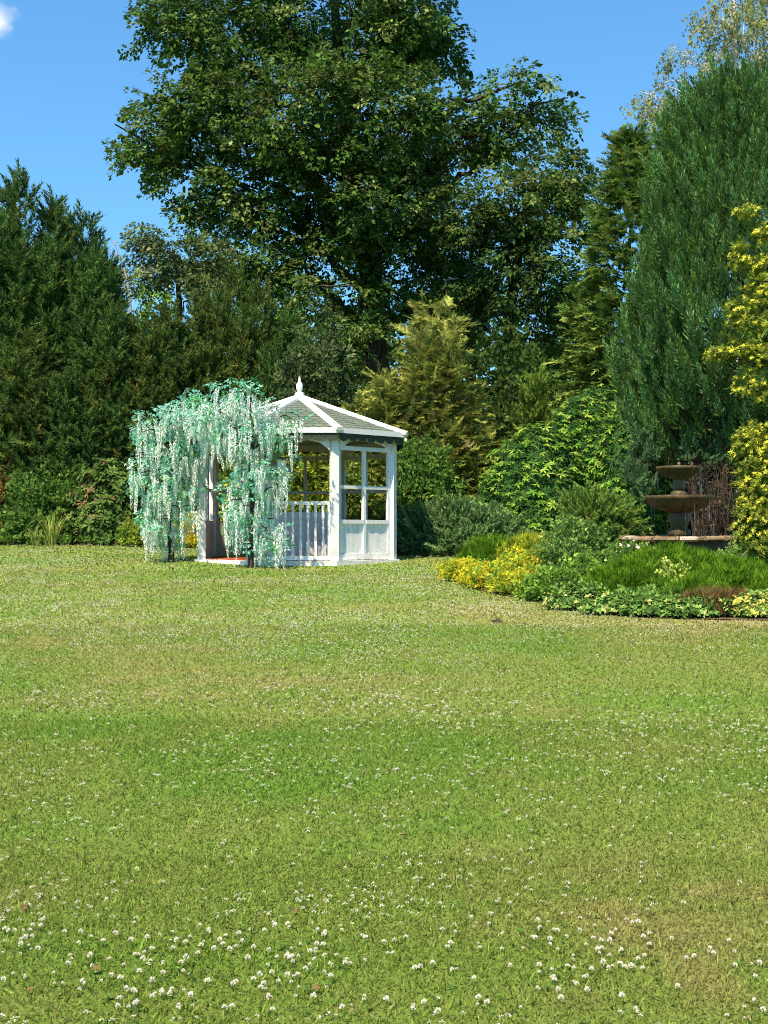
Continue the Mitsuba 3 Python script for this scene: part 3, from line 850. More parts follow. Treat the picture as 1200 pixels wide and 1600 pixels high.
put(key + '__shoots', m, 'needle', color=c)
gz_ = float(ground_z(Y0))
for q in range(16):
    a = r.uniform(0, 2 * np.pi); e = r.uniform(0.5, 1.7)
    b = np.array([cc[0] - 0.75 + math.cos(a) * 0.25, Y0 + math.sin(a) * 0.2, gz_ - 0.05])
    tip = np.array([cc[0] - 0.75 + math.cos(a) * e * 1.1, Y0 + math.sin(a) * e * 0.8, gz_ + r.uniform(2.3, 3.6)])
    put(key + '__stem', tube(wobble(curve(b, b * 0.6 + tip * 0.4 + [0, 0, 0.7], tip, 10), 0.04, 320 + q), np.linspace(r.uniform(0.03, 0.07), 0.015, 10), 7), 'brown_stem', smooth=True)
tw = []
for q in range(90):
    a = at(r.uniform(1010, 1170), r.uniform(640, 740), Y0 + r.uniform(-0.4, 0.6))
    d = np.array([r.normal(-0.25, 0.4), r.normal(-0.2, 0.3), r.uniform(0.1, 0.6)]) * r.uniform(0.5, 1.1)
    tw.append(tube(wobble(curve(a - [0, 0, 0.3], a + d * 0.4, a + d, 5), 0.02, q), np.linspace(0.010, 0.004, 5), 4))
put(key + '__twigs', cat_mesh(tw), 'brown_stem')
say(key, 'huge bluish-green upright conifer rising behind the stone fountain', 'tree')

# golden yew at the right edge
key = name_thing('golden_yew')
r = np.random.default_rng(330)
Yg = 16.6
gx0 = at(1262, 0, Yg)[0]
GT = variants(t_rosette, 6, 22, n=9, L=0.55, W=0.15, droop=0.0)
GF = variants(t_fan, 6, 23, n=14, L=0.34, W=0.1, droop=0.25)
P, X, K = [], [], []
for (px, py, rx, ry, k_) in ((1215, 760, 62, 105, 620), (1190, 820, 45, 45, 240), (1175, 700, 30, 35, 130), (1262, 640, 45, 70, 80),
                             (1188, 560, 30, 22, 50), (1165, 545, 30, 12, 36), (1125, 553, 24, 8, 26), (1160, 480, 26, 10, 30), (1180, 505, 26, 20, 40), (1150, 500, 14, 9, 12), (1155, 402, 12, 20, 22), (1165, 332, 16, 9, 16), (1190, 365, 18, 12, 20), (1185, 420, 18, 22, 26), (1200, 470, 20, 30, 40), (1165, 600, 20, 14, 20), (1195, 610, 16, 20, 26), (1235, 480, 36, 80, 50), (1232, 350, 26, 40, 30), (1175, 455, 16, 10, 14)):
    c0 = at(px, py, Yg)
    rad = np.array([rx / F * Yg, max(0.22, rx / F * Yg * 0.8), ry / F * Yg])
    p, d = blob_points(r, int(k_ * 1.9), c0, rad, 3.2)
    P.append(p); X.append(d * 0.6 + [-0.25, -0.35, 0.25] + r.normal(0, 0.3, p.shape)); K.append(np.linalg.norm((p - c0) / rad, axis=1))
P, X, K = np.concatenate(P), np.concatenate(X), np.concatenate(K)
kp = P[:, 0] < at(1275, 0, Yg)[0] + 0.3 * r.uniform(-1, 1, len(P))
P, X, K = P[kp], X[kp], K[kp]
n = len(P)
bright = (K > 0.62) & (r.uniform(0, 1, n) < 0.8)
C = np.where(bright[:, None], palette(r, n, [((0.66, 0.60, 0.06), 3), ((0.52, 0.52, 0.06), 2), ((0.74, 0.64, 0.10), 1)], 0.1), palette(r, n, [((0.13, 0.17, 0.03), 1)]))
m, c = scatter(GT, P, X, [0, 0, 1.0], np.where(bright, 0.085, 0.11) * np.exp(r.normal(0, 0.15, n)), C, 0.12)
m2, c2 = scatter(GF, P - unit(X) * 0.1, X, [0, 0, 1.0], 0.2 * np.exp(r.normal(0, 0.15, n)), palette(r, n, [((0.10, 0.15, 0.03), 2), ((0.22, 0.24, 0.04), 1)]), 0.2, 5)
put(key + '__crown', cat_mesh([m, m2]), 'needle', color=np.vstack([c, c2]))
zb = float(ground_z(Yg))
tp = np.array([[gx0, Yg, zb - 0.1], [gx0 + 0.05, Yg, zb + 1.2], [gx0 - 0.05, Yg, zb + 3], [gx0 - 0.15, Yg, zb + 5]])
put(key + '__trunk', tube(tp, [0.1, 0.09, 0.06, 0.02], 8), 'bark', smooth=True)
for px, py in ((1110, 553), (1150, 485), (1150, 402), (1160, 330), (1165, 600), (1185, 440)):
    e = at(px, py, Yg); st = np.array([gx0, Yg, max(zb + 0.6, e[2] - 0.35)])
    put(key + '__branch', tube(wobble(curve(st, (st + e) / 2 + [0, 0, 0.08], e, 8), 0.012, px), np.linspace(0.022, 0.005, 8), 6), 'brown_stem', smooth=True)
say(key, 'bright golden-yellow yew with loose upper sprays at the right edge', 'tree')

# ------------------------------------------------------------------ shrubs behind and beside the gazebo
mound('laurel_bush', 'sunlit yellow-green laurel seen through the gazebo windows', 'bush', (at(495, 0, 27.0)[0], 27.0), 1.75, 0.8, height_of(660, 27), variants(t_sprig, 6, 24, n=16, L=0.36, W=0.13, wide=0.3, jit=0.7, flat=0.12), 1700, 0.34,
      [((0.32, 0.34, 0.04), 3), ((0.18, 0.24, 0.035), 3), ((0.08, 0.14, 0.03), 2)], 'glossy_leaf', seed=51, lump=0.25, up=0.35)
mound('privet_bush', 'soft green bush seen through the right-hand gazebo windows', 'bush', (at(575, 0, 25.9)[0], 25.9), 0.85, 0.45, height_of(705, 25.9), SMALL, 1000, 0.22, [((0.16, 0.24, 0.05), 3), ((0.10, 0.17, 0.035), 2), ((0.24, 0.3, 0.07), 1)], 'leaf', seed=56, lump=0.3)
key = mound('viburnum_bush', 'leafy green bush with a dark leaning trunk beside the gazebo corner', 'bush', (at(662, 0, 25.2)[0], 25.2), 0.72, 0.6, height_of(700, 25.2), SMALL, 900, 0.24,
            [((0.10, 0.20, 0.04), 3), ((0.065, 0.13, 0.03), 2), ((0.2, 0.3, 0.06), 0.8)], 'leaf', seed=52, lump=0.3)
a, b = on_ground(632, 868), at(612, 745, 24.9)
a = np.array([at(630, 0, 24.6)[0], 24.6, ground_z(24.6) - 0.05])
put(key + '__trunk', tube(wobble(curve(a, [a[0] - 0.12, 24.6, 0.6], b, 9), 0.008, 3), np.linspace(0.125, 0.07, 9), 9), 'bark', smooth=True)
mound('spreading_juniper', 'low spreading grey-green juniper at the lawn edge right of the gazebo', 'bush', (at(712, 0, 24.0)[0], 24.0), 1.2, 0.85, height_of(795, 24.0), variants(t_plume, 6, 25, n=40, L=0.27, W=0.085, spread=(0.8, 0.4)), 1500, 0.24,
      [((0.105, 0.18, 0.066), 3), ((0.15, 0.24, 0.095), 2), ((0.08, 0.14, 0.046), 1)], 'needle', seed=53, up=0.35, lump=0.16, shell=(0.82, 1.0), stems=4)
# the broad mound with pale new leaves
RT = variants(t_rosette, 6, 26, n=7, L=0.75, W=0.24, droop=0.62)
RD = variants(t_rosette, 6, 27, n=8, L=0.75, W=0.22, droop=0.5)
key = name_thing('rhododendron')
r = np.random.default_rng(340)
Ps, Ns = [], []
for (px, Y, rx, ry, py, k_) in ((845, 25.2, 1.45, 1.2, 662, 3100), (930, 25.6, 1.35, 1.3, 598, 3300), (985, 24.6, 0.9, 1.0, 625, 1500)):
    d = unit(r.normal(0, 1, (k_, 3))); d[:, 2] = np.abs(d[:, 2]); fl = (d[:, 1] > 0) & (r.uniform(0, 1, k_) < 0.6); d[fl, 1] *= -1
    h = height_of(py, Y)
    q = r.uniform(0.88, 1.0, k_) * (1 + 0.2 * (meshkit.fbm(d * 2.4 + px, 3, 9) - 0.5))
    Ps.append(np.array([at(px, 0, Y)[0], Y, float(ground_z(Y))]) + d * q[:, None] * [rx, ry, h]); Ns.append(unit(d / [rx, ry, h]))
P, N = np.concatenate(Ps), np.concatenate(Ns)
n = len(P)
m, c = scatter(RD, P - N * 0.06, N + [0, 0, 0.25] + r.normal(0, 0.25, P.shape), [0, 0, 1.0], 0.135 * np.exp(r.normal(0, 0.15, n)), palette(r, n, [((0.030, 0.080, 0.022), 3), ((0.046, 0.11, 0.027), 2)]), 0.18)
sel = (r.uniform(0, 1, n) < 0.30) & (meshkit.fbm(P * 1.6, 2, 4) > 0.36)
p2 = P[sel] + N[sel] * 0.05
m2, c2 = scatter(RT, p2, N[sel] * 0.6 + [0, 0, 0.8] + r.normal(0, 0.15, p2.shape), [0, 0, 1.0], 0.115 * np.exp(r.normal(0, 0.2, len(p2))), palette(r, len(p2), [((0.18, 0.31, 0.04), 2), ((0.11, 0.235, 0.035), 2), ((0.28, 0.38, 0.07), 1)]), 0.15, 3)
put(key + '__foliage', m, 'glossy_leaf', color=c)
put(key + '__young_leaves', m2, 'leaf', color=c2)
say(key + '__young_leaves', 'pale green drooping young leaf clusters')
for q in range(4):
    b = np.array([at(870 + 25 * q, 0, 25.4)[0], 25.4, ground_z(25.4) - 0.05])
    put(key + '__stem', tube(wobble(np.linspace(b, b + [0.25 * (q - 1.5), 0.1, 2.2], 8), 0.03, q), np.linspace(0.05, 0.02, 8), 6), 'bark', smooth=True)
say(key, 'broad dark-leaved rhododendron mound covered in pale green young leaves', 'bush')
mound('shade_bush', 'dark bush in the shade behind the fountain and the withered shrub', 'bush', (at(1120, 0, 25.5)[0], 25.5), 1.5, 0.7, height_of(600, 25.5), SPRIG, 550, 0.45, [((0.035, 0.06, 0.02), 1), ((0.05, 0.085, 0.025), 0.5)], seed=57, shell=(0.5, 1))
mound('green_juniper', 'soft green juniper bush left of the fountain basin', 'bush', (at(930, 0, 20.8)[0], 20.8), 0.66, 0.55, height_of(768, 20.8), variants(t_plume, 6, 28, n=36, L=0.3, W=0.09, spread=(0.8, 0.4)), 1300, 0.2,
      [((0.13, 0.21, 0.04), 3), ((0.095, 0.17, 0.04), 2), ((0.2, 0.27, 0.06), 1)], 'needle', seed=55, up=0.3, lump=0.3)
# dead shrub beside the fountain
key = name_thing('dead_shrub')
r = np.random.default_rng(350)
tw, P, X = [], [], []
for q in range(70):
    b = np.array([at(r.uniform(1085, 1165), 0, 20.4)[0], 20.4 + r.normal(0, 0.2), float(ground_z(20.4)) + 0.2])
    h = r.uniform(0.7, 1.5)
    tip = b + [r.normal(0, 0.15), r.normal(0, 0.12), h]
    path = wobble(curve(b, (b + tip) / 2 + [r.normal(0, 0.06), 0, 0], tip, 6), 0.015, q)
    tw.append(tube(path, np.linspace(0.009, 0.004, 6), 4))
    for s in range(7):
        P.append(path[r.integers(2, 6)] + r.normal(0, 0.02, 3)); X.append(r.normal(0, 1, 3) + [0, 0, 0.4])
put(key + '__twigs', cat_mesh(tw), 'brown_stem')
m, c = scatter(SMALL, P, X, [0, 0, 1.0], 0.085, palette(r, len(P), [((0.10, 0.062, 0.045), 2), ((0.065, 0.04, 0.03), 2), ((0.17, 0.125, 0.10), 1)]), 0.2)
put(key + '__leaves', m, 'leaf', color=c)
say(key, 'withered brown shrub with dead twigs behind the fountain bowls', 'bush')

# ------------------------------------------------------------------ left border
BL = [((0.10, 0.19, 0.04), 3), ((0.066, 0.135, 0.03), 3), ((0.15, 0.25, 0.055), 1.5)]
for px, Y, rx, py, cols, lab, tm, sz, n, mat in (
        (-10, 27.6, 0.75, 742, [((0.16, 0.12, 0.04), 2), ((0.10, 0.10, 0.03), 2), ((0.42, 0.26, 0.04), 0.6), ((0.12, 0.05, 0.03), 0.7)], 'bronze and yellow-leaved bush cut by the left edge', SMALL, 0.24, 700, 'leaf'),
        (48, 27.5, 0.62, 745, BL, 'mid-green leafy bush behind the arching grass', SMALL, 0.26, 800, 'leaf'),
        (105, 27.8, 0.55, 738, BL, 'upright green bush between the arching grass and the rhododendron', SPRIG_OPEN, 0.34, 600, 'leaf'),
        (172, 27.3, 0.86, 716, [((0.065, 0.12, 0.03), 3), ((0.10, 0.16, 0.04), 2), ((0.19, 0.12, 0.06), 0.6)], 'dark rhododendron bush with a few rusty seed heads by the lawn', ROSETTE, 0.2, 1300, 'glossy_leaf'),
        (232, 27.8, 0.5, 740, BL, 'green bush half hidden behind the left wisteria tree', SMALL, 0.26, 500, 'leaf'),
        (310, 27.5, 0.8, 735, BL, 'leafy green bush seen between the wisteria trees', SMALL, 0.26, 700, 'leaf'),
        (380, 27.9, 0.8, 725, BL, 'leafy green bush behind the left side of the gazebo', SMALL, 0.26, 700, 'leaf')):
    mound('border_bush', lab, 'bush', (at(px, 0, Y)[0], Y), rx, 0.7, height_of(py, Y), tm, n, sz, cols, mat, seed=60 + abs(px), lump=0.3, up=0.45)
mound('euonymus', 'low yellow variegated bush behind the left wisteria trunk', 'bush', (at(282, 0, 26.4)[0], 26.4), 0.62, 0.45, height_of(812, 26.4), SMALL, 800, 0.17, [((0.55, 0.45, 0.04), 3), ((0.32, 0.34, 0.05), 2), ((0.12, 0.2, 0.03), 1)], seed=70, up=0.4)
mound('euonymus', 'low yellow-green bush left of the wisteria trunk', 'bush', (at(222, 0, 26.6)[0], 26.6), 0.35, 0.35, height_of(815, 26.6), SMALL, 300, 0.17, [((0.28, 0.32, 0.05), 2), ((0.12, 0.2, 0.03), 2)], seed=71, up=0.4)


def grass_clump(base, label, c, h, n, spread, cols, seed):
    r = np.random.default_rng(seed)
    key = name_thing(base)
    b, d, nn, ll = [], [], [], []
    vs, fs, cs, k0 = [], [], [], 0
    for q in range(n):
        a = r.uniform(0, 2 * np.pi); e = r.uniform(0.15, 1) * spread; hh = h * r.uniform(0.55, 1.0)
        p0 = np.array([c[0] + math.cos(a) * 0.07, c[1] + math.sin(a) * 0.07, float(ground_z(c[1]))])
        p1 = p0 + [math.cos(a) * e * 0.35, math.sin(a) * e * 0.35, hh * 1.25]
        p2 = p0 + [math.cos(a) * e, math.sin(a) * e, hh * r.uniform(0.35, 0.95)]
        p = curve(p0, p1, p2, 7)
        w = np.array([0.6, 1, 1, 0.9, 0.7, 0.45, 0.05]) * 0.011
        s = np.array([-math.sin(a), math.cos(a), 0]) * 0.8 + r.normal(0, 0.2, 3)
        v = np.stack([p - s * w[:, None], p + s * w[:, None]], 1).reshape(-1, 3)
        i = np.arange(6)[:, None] * 2
        vs.append(v); fs.append(np.vstack([i + [0, 1, 3], i + [0, 3, 2]]) + k0); k0 += len(v)
        cs.append(np.tile(palette(r, 1, cols), (len(v), 1)))
    put(key, (np.vstack(vs), np.vstack(fs)), 'blade', color=np.clip(np.vstack(cs), 0, 0.7))
    say(key, label, 'grass clump')


GP = [((0.18, 0.26, 0.06), 3), ((0.34, 0.34, 0.10), 1.5), ((0.10, 0.17, 0.04), 1)]
grass_clump('ornamental_grass', 'clump of long arching pale grass at the left lawn edge', (at(82, 0, 26.6)[0], 26.6), 0.85, 60, 0.55, GP, 81)
grass_clump('ornamental_grass', 'smaller tuft of strappy leaves beside the clump of arching grass', (at(56, 0, 26.5)[0], 26.5), 0.5, 40, 0.3, GP, 82)
grass_clump('ornamental_grass', 'strappy yellow-green grass clump left of the wisteria trunk', (at(212, 0, 26.5)[0], 26.5), 0.75, 40, 0.35, GP, 83)
r = np.random.default_rng(90)
n = 900
P = np.stack([r.uniform(-10.5, -4.8, n), 27.0 + r.normal(0, 0.22, n), np.zeros(n)], 1); P[:, 2] = ground_z(P[:, 1]) + r.uniform(0.0, 0.12, n)
m, c = scatter(SMALL, P, np.array([0, -0.3, 1.0]) + r.normal(0, 0.4, P.shape), [0, -1.0, 0.3], 0.16, palette(r, n, [((0.10, 0.2, 0.035), 2), ((0.15, 0.26, 0.05), 1), ((0.06, 0.12, 0.03), 1)]), 0.2)
put('ground_ivy', m, 'leaf', color=c)
say('ground_ivy', 'low bright leaves creeping along the left edge of the lawn', 'ground cover', kind='stuff')

# ------------------------------------------------------------------ flower bed planting
HE = [((0.078, 0.172, 0.012), 3), ((0.112, 0.222, 0.018), 2), ((0.05, 0.115, 0.010), 2)]
HG = [((0.20, 0.28, 0.025), 3), ((0.38, 0.38, 0.035), 2), ((0.11, 0.18, 0.02), 2)]
YF = [((0.46, 0.42, 0.03), 3), ((0.40, 0.42, 0.04), 3), ((0.20, 0.30, 0.04), 2.5), ((0.22, 0.12, 0.03), 0.5)]


def bedpos(px, py):
    return on_ground(px, py)[:2]


def heath(lab, px, py, rx, ry, top, n, cols, seed, sz=0.105):
    c = bedpos(px, py)
    mound('heather', lab, 'heather', c, rx, ry, (py - top) / F * c[1], SPIKES, int(n * 1.5), sz, cols, 'needle', up=0.75, lump=0.15, seed=seed, shell=(0.65, 1.0), stems=0, jit=0.2)


heath('dark green heather mound at the back tip of the flower bed', 765, 888, 0.52, 0.4, 842, 900, HE, 101)
heath('yellow-tinged upright heather in front of the small juniper', 830, 903, 0.5, 0.45, 836, 1000, HG, 102)
heath('large fresh-green heather mound in front of the fountain', 1045, 925, 0.85, 0.6, 860, 2000, HE, 103)
heath('low green heather mound nearest the lawn, below the fountain', 985, 936, 0.55, 0.4, 882, 1200, HE, 104)
heath('green heather mound at the right end of the bed', 1150, 940, 0.6, 0.45, 880, 1300, HE, 105)
heath('green heather mound cut by the right edge of the picture', 1225, 945, 0.5, 0.45, 895, 700, HE, 106)
heath('green heather hump between two larger mounds', 1090, 946, 0.42, 0.35, 905, 700, HE, 107)
heath('brown withered heather at the front of the bed', 1120, 962, 0.5, 0.22, 932, 600, [((0.12, 0.07, 0.03), 3), ((0.16, 0.11, 0.045), 2), ((0.09, 0.12, 0.02), 1)], 108, 0.13)

for px, py, rx, ry, top, n, lab in ((800, 928, 0.26, 0.14, 906, 360, 'yellow-green creeping plant spilling over the curved bed edge'), (712, 900, 0.2, 0.18, 886, 280, 'small golden creeping plant at the extreme left of the bed'), (752, 914, 0.26, 0.2, 893, 380, 'lemon-yellow creeping plant between two larger golden ones'), (852, 934, 0.3, 0.2, 906, 420, 'lime-yellow creeping plant where the golden edging fades into green'), (728, 908, 0.3, 0.22, 885, 500, 'golden-yellow creeping plant close to the tip of the bed'), (775, 920, 0.34, 0.24, 893, 560, 'golden-yellow creeping plant along the curved bed edge'), (812, 912, 0.32, 0.26, 872, 420, 'golden plant with russet stems rising behind the creeping ones'), (830, 930, 0.3, 0.22, 900, 420, 'yellow-green creeping plant where the bed edge straightens')):
    mound('creeping_plant', lab, 'plant', bedpos(px, py), rx, ry, (py - top) / F * bedpos(px, py)[1], SMALL, n, 0.12, YF if px != 852 else [((0.32, 0.40, 0.05), 2), ((0.18, 0.30, 0.04), 3), ((0.48, 0.45, 0.04), 1)], seed=110 + px, up=0.6, lump=0.3, stems=0)
for px, py, rx, ry, top, n, lab in ((868, 938, 0.36, 0.25, 905, 500, 'fresh green weedy clump at the front edge of the bed'), (905, 925, 0.3, 0.3, 885, 400, 'pale green leafy clump below the rose bush')):
    mound('leafy_clump', lab, 'plant', bedpos(px, py), rx, ry, (py - top) / F * bedpos(px, py)[1], SMALL, n, 0.14, [((0.15, 0.27, 0.04), 3), ((0.22, 0.34, 0.06), 1), ((0.08, 0.16, 0.03), 2)], seed=130 + px, up=0.55, lump=0.3, stems=0)
mound('rose_bush', 'dark-leaved rose bush in the middle of the flower bed', 'bush', bedpos(895, 912), 0.48, 0.4, (912 - 828) / F * bedpos(895, 912)[1], SMALL, 900, 0.15, [((0.08, 0.16, 0.04), 3), ((0.14, 0.24, 0.06), 2), ((0.28, 0.36, 0.09), 1)], 'glossy_leaf', seed=140, up=0.4, lump=0.3, stems=4)


def flowering(lab, px, py, rx, ry, top, n, nf, seed, cols):
    c = bedpos(px, py); h = (py - top) / F * c[1]
    r = np.random.default_rng(seed)
    key = name_thing('geranium')
    d = unit(r.normal(0, 1, (n, 3))); d[:, 2] = np.abs(d[:, 2])
    P = np.array([c[0], c[1], float(ground_z(c[1]))]) + d * (r.uniform(0.4, 1, n)[:, None] ** 0.5) * [rx, ry, h]
    m, col = scatter(SMALL, P, d * 0.5 + [0, 0, 0.6] + r.normal(0, 0.3, P.shape), [0, 0, 1.0], 0.13, palette(r, n, cols), 0.2, seed)
    put(key + '__foliage', m, 'leaf', color=col)
    FL = variants(t_rosette, 3, 29, n=5, L=0.6, W=0.5, droop=0.3)
    for q in range(nf):
        d = unit(r.normal(0, 1, 3)); d[2] = abs(d[2]); d[1] = -abs(d[1])
        p = np.array([[c[0], c[1], float(ground_z(c[1]))]]) + d * [rx, ry, h] * 1.06 + [0, 0, 0.05]
        m, col = scatter(FL, p, np.array([[0, -0.7, 0.7]]) + r.normal(0, 0.2, (1, 3)), [0, 0, 1.0], r.uniform(0.045, 0.065), [[0.78, 0.60, 0.72]], 0.08, seed + q)
        put(key + '__flower', m, 'petal', color=col)
    say(key, lab, 'plant')


FC = [((0.13, 0.25, 0.05), 3), ((0.20, 0.33, 0.08), 1.8), ((0.07, 0.15, 0.035), 2)]
flowering('pale pink geraniums just in front of the fountain basin', 985, 905, 0.55, 0.35, 855, 500, 12, 151, FC)
flowering('geranium with pink flowers under the golden yew', 1165, 915, 0.55, 0.4, 858, 700, 8, 152, [((0.17, 0.28, 0.06), 3), ((0.24, 0.36, 0.09), 1), ((0.09, 0.17, 0.04), 2)])
flowering('mauve-flowered geranium beside the rose bush', 945, 915, 0.35, 0.3, 868, 380, 5, 153, FC)
flowering('scattered pink-flowered geranium behind the rose bush', 955, 880, 0.5, 0.4, 840, 450, 6, 154, FC)
IV = [((0.06, 0.12, 0.03), 3), ((0.12, 0.22, 0.05), 2.5), ((0.34, 0.38, 0.12), 0.5)]
for px, py, lab in ((905, 954, 'variegated ivy hugging the bed edge below the leafy clump'), (960, 961, 'variegated ivy at the bed edge below the low heather'), (1020, 965, 'dark variegated ivy along the straight front edge'), (1080, 967, 'ivy trails in front of the withered heather'), (1185, 967, 'bright variegated ivy near the right end of the bed edge')):
    c = bedpos(px, py)
    mound('ivy_plant', lab, 'ivy', (c[0], c[1] + 0.14), 0.34, 0.17, 0.17 + 0.09 * ((px // 5) % 2), variants(t_rosette, 5, 33, n=5, L=0.6, W=0.34, droop=0.3), 420, 0.075, IV if px < 1180 else [((0.42, 0.42, 0.10), 2), ((0.12, 0.2, 0.05), 2)], 'glossy_leaf', seed=160 + px, up=0.4, lump=0.35, stems=0)
mound('lime_leaved_plant', 'pale lime leafy plant growing through the large heather mound', 'plant', bedpos(1050, 938), 0.12, 0.1, 0.42, SMALL, 22, 0.13, [((0.38, 0.46, 0.11), 1)], seed=171, up=0.7, stems=2, shell=(0.9, 1.05))
r = np.random.default_rng(175)
n = 1500
bb = bed_poly.bounds
x, y = r.uniform(bb[0], bb[2], 6000), r.uniform(bb[1], 19.5, 6000)
ok = inside(bed_poly.buffer(-0.05), x, y); x, y = x[ok][:n], y[ok][:n]; n = len(x)
m, c = scatter(SMALL, np.stack([x, y, lawn_z(x, y) + r.uniform(0, 0.12, n)], 1), np.array([0, 0, 1.0]) + r.normal(0, 0.5, (n, 3)), [0, -1.0, 0.2], 0.15, palette(r, n, FC), 0.2)
put('bed_undergrowth', m, 'leaf', color=c)
say('bed_undergrowth', 'tangle of small green leaves filling the flower bed', 'undergrowth', kind='stuff')

# ------------------------------------------------------------------ fountain
FY = 19.0
fx = at(1061, 0, FY)[0]
fz = float(ground_z(FY))
FT = np.array([fx, FY, fz])


def placed(m, off=(0, 0, 0)):
    return np.asarray(m[0]) + FT + off, m[1]


key = name_thing('fountain')
H = lambda py: EYE + (HOR - py) / F * FY - fz
RB = 0.80
put(key + '__basin', placed(lathe([(RB - 0.14, 0.1), (RB - 0.13, H(842)), (RB - 0.02, H(842)), (RB - 0.04, 0.25), (RB, 0.12), (RB + 0.05, 0.0)], 48)), 'basin_stone', smooth=40)
for q in range(14):
    a0, a1 = 2 * math.pi * (q + 0.03) / 14, 2 * math.pi * (q + 0.97) / 14
    rw = np.random.default_rng(q)
    prof = np.array([(RB - 0.17, 0.0), (RB - 0.17, 0.035), (RB - 0.12, 0.055), (RB + 0.0, 0.055), (RB + 0.06, 0.035), (RB + 0.07, 0.005), (RB + 0.03, -0.02)])
    an = np.linspace(a0, a1, 7)
    z0 = H(843) + rw.normal(0, 0.006)
    bul = 1 + 0.015 * np.sin(np.linspace(0, np.pi, 7))
    v = np.stack([prof[:, 0][None] * np.cos(an)[:, None] * bul[:, None], prof[:, 0][None] * np.sin(an)[:, None] * bul[:, None], (z0 + prof[:, 1])[None] + 0 * an[:, None]], -1).reshape(-1, 3)
    k = len(prof)
    i, j = np.meshgrid(np.arange(6), np.arange(k), indexing='ij')
    f = np.stack([i * k + j, i * k + (j + 1) % k, (i + 1) * k + (j + 1) % k, (i + 1) * k + j], -1).reshape(-1, 4)
    caps = np.array([[0, e, e + 1] for e in range(1, k - 1)])
    f = np.vstack([f[:, [0, 1, 2]], f[:, [0, 2, 3]], caps, caps[:, ::-1] + 6 * k])
    put(key + '__coping_stone', placed((v, f)), 'coping', smooth=35)
put(key + '__pool_water', placed(lathe([(0.001, H(850)), (RB - 0.13, H(850))], 40)), 'pool')
z1, z2, z3, z4 = H(838), H(776), H(730), H(768)
put(key + '__lower_pedestal', placed(lathe([(0.22, H(850)), (0.22, z1 - 0.05), (0.17, z1 - 0.02), (0.15, z1 + 0.0), (0.17, z1 + 0.03), (0.165, z1 + 0.09), (0.12, z1 + 0.12), (0.135, z1 + 0.18), (0.16, z1 + 0.24), (0.15, z1 + 0.3), (0.13, z1 + 0.36), (0.15, z2 - 0.24), (0.24, z2 - 0.2)], 28, 12, 0.05, [0, 0, 0, 0, 1, 1, 0, 0, 1, 1, 1, 0, 0])), 'stone', smooth=40)
r1 = 52 / F * FY
put(key + '__middle_bowl', placed(lathe([(0.14, z2 - 0.235), (0.24, z2 - 0.21), (r1 * 0.72, z2 - 0.16), (r1 * 0.9, z2 - 0.09), (r1 * 0.96, z2 - 0.05), (r1, z2 - 0.03), (r1 * 1.01, z2 - 0.005), (r1, z2 + 0.015), (r1 * 0.96, z2 + 0.015), (r1 * 0.9, z2 - 0.03), (r1 * 0.5, z2 - 0.08), (0.001, z2 - 0.09)], 64, 16, 0.08, [0, 1, 1, 1, 0.3, 0.2, 0.2, 0.2, 0, 0, 0, 0])), 'stone', smooth=40)
put(key + '__middle_water', placed(lathe([(0.001, z2 - 0.008), (r1 * 0.93, z2 - 0.008)], 40)), 'pool')
put(key + '__upper_pedestal', placed(lathe([(0.12, z2 - 0.08), (0.12, z2 + 0.015), (0.13, z2 + 0.04), (0.115, z2 + 0.075), (0.085, z2 + 0.09), (0.10, z2 + 0.12), (0.095, z2 + 0.14), (0.09, z3 - 0.2), (0.095, z3 - 0.18), (0.11, z3 - 0.15)], 28, 10, 0.05, [0, 0, 1, 1, 0, 0, 0, 1, 0, 0])), 'stone', smooth=40)
r2 = 34.5 / F * FY
put(key + '__top_bowl', placed(lathe([(0.09, z3 - 0.185), (0.15, z3 - 0.165), (r2 * 0.74, z3 - 0.105), (r2 * 0.93, z3 - 0.05), (r2 * 0.97, z3 - 0.025), (r2 * 1.01, z3 - 0.02), (r2 * 1.02, z3), (r2, z3 + 0.012), (r2 * 0.95, z3 + 0.012), (r2 * 0.85, z3 - 0.02), (0.001, z3 - 0.05)], 64, 14, 0.08, [0, 1, 1, 1, 0.3, 0.2, 0.2, 0.2, 0, 0, 0])), 'stone', smooth=40)
put(key + '__top_water', placed(lathe([(0.001, z3 - 0.004), (r2 * 0.92, z3 - 0.004)], 40)), 'pool')
put(key + '__nozzle', placed(lathe([(0.03, z3 - 0.05), (0.028, z3 + 0.02), (0.018, z3 + 0.03), (0.026, z3 + 0.05), (0.02, z3 + 0.07), (0.001, z3 + 0.08)], 14)), 'coping', smooth=40)
r = np.random.default_rng(400)
for (rad, zt, zb_, k_) in ((r2 * 1.0, z3 - 0.02, z2 + 0.0, 5), (r1 * 1.0, z2 - 0.02, H(850), 7)):
    for q in range(k_):
        a = r.uniform(math.pi * 1.05, math.pi * 1.95)
        p = np.linspace([rad * math.cos(a), rad * math.sin(a), zt], [rad * 1.02 * math.cos(a), rad * 1.02 * math.sin(a), zb_], 14)
        put(key + '__water_drip', placed(tube(p, np.abs(0.0014 + r.normal(0, 0.0012, 14)), 5)), 'water', smooth=True)
say(key, 'mossy brown stone fountain with two tiered bowls over a round basin', 'fountain')

# ------------------------------------------------------------------ gazebo
GZ = 0.0
key = name_thing('gazebo')


def oct_pt(k, R):
    th = math.radians(22.5 + 45 * k)
    return np.array([gaz_c[0] + R * math.sin(th), gaz_c[1] - R * math.cos(th)])


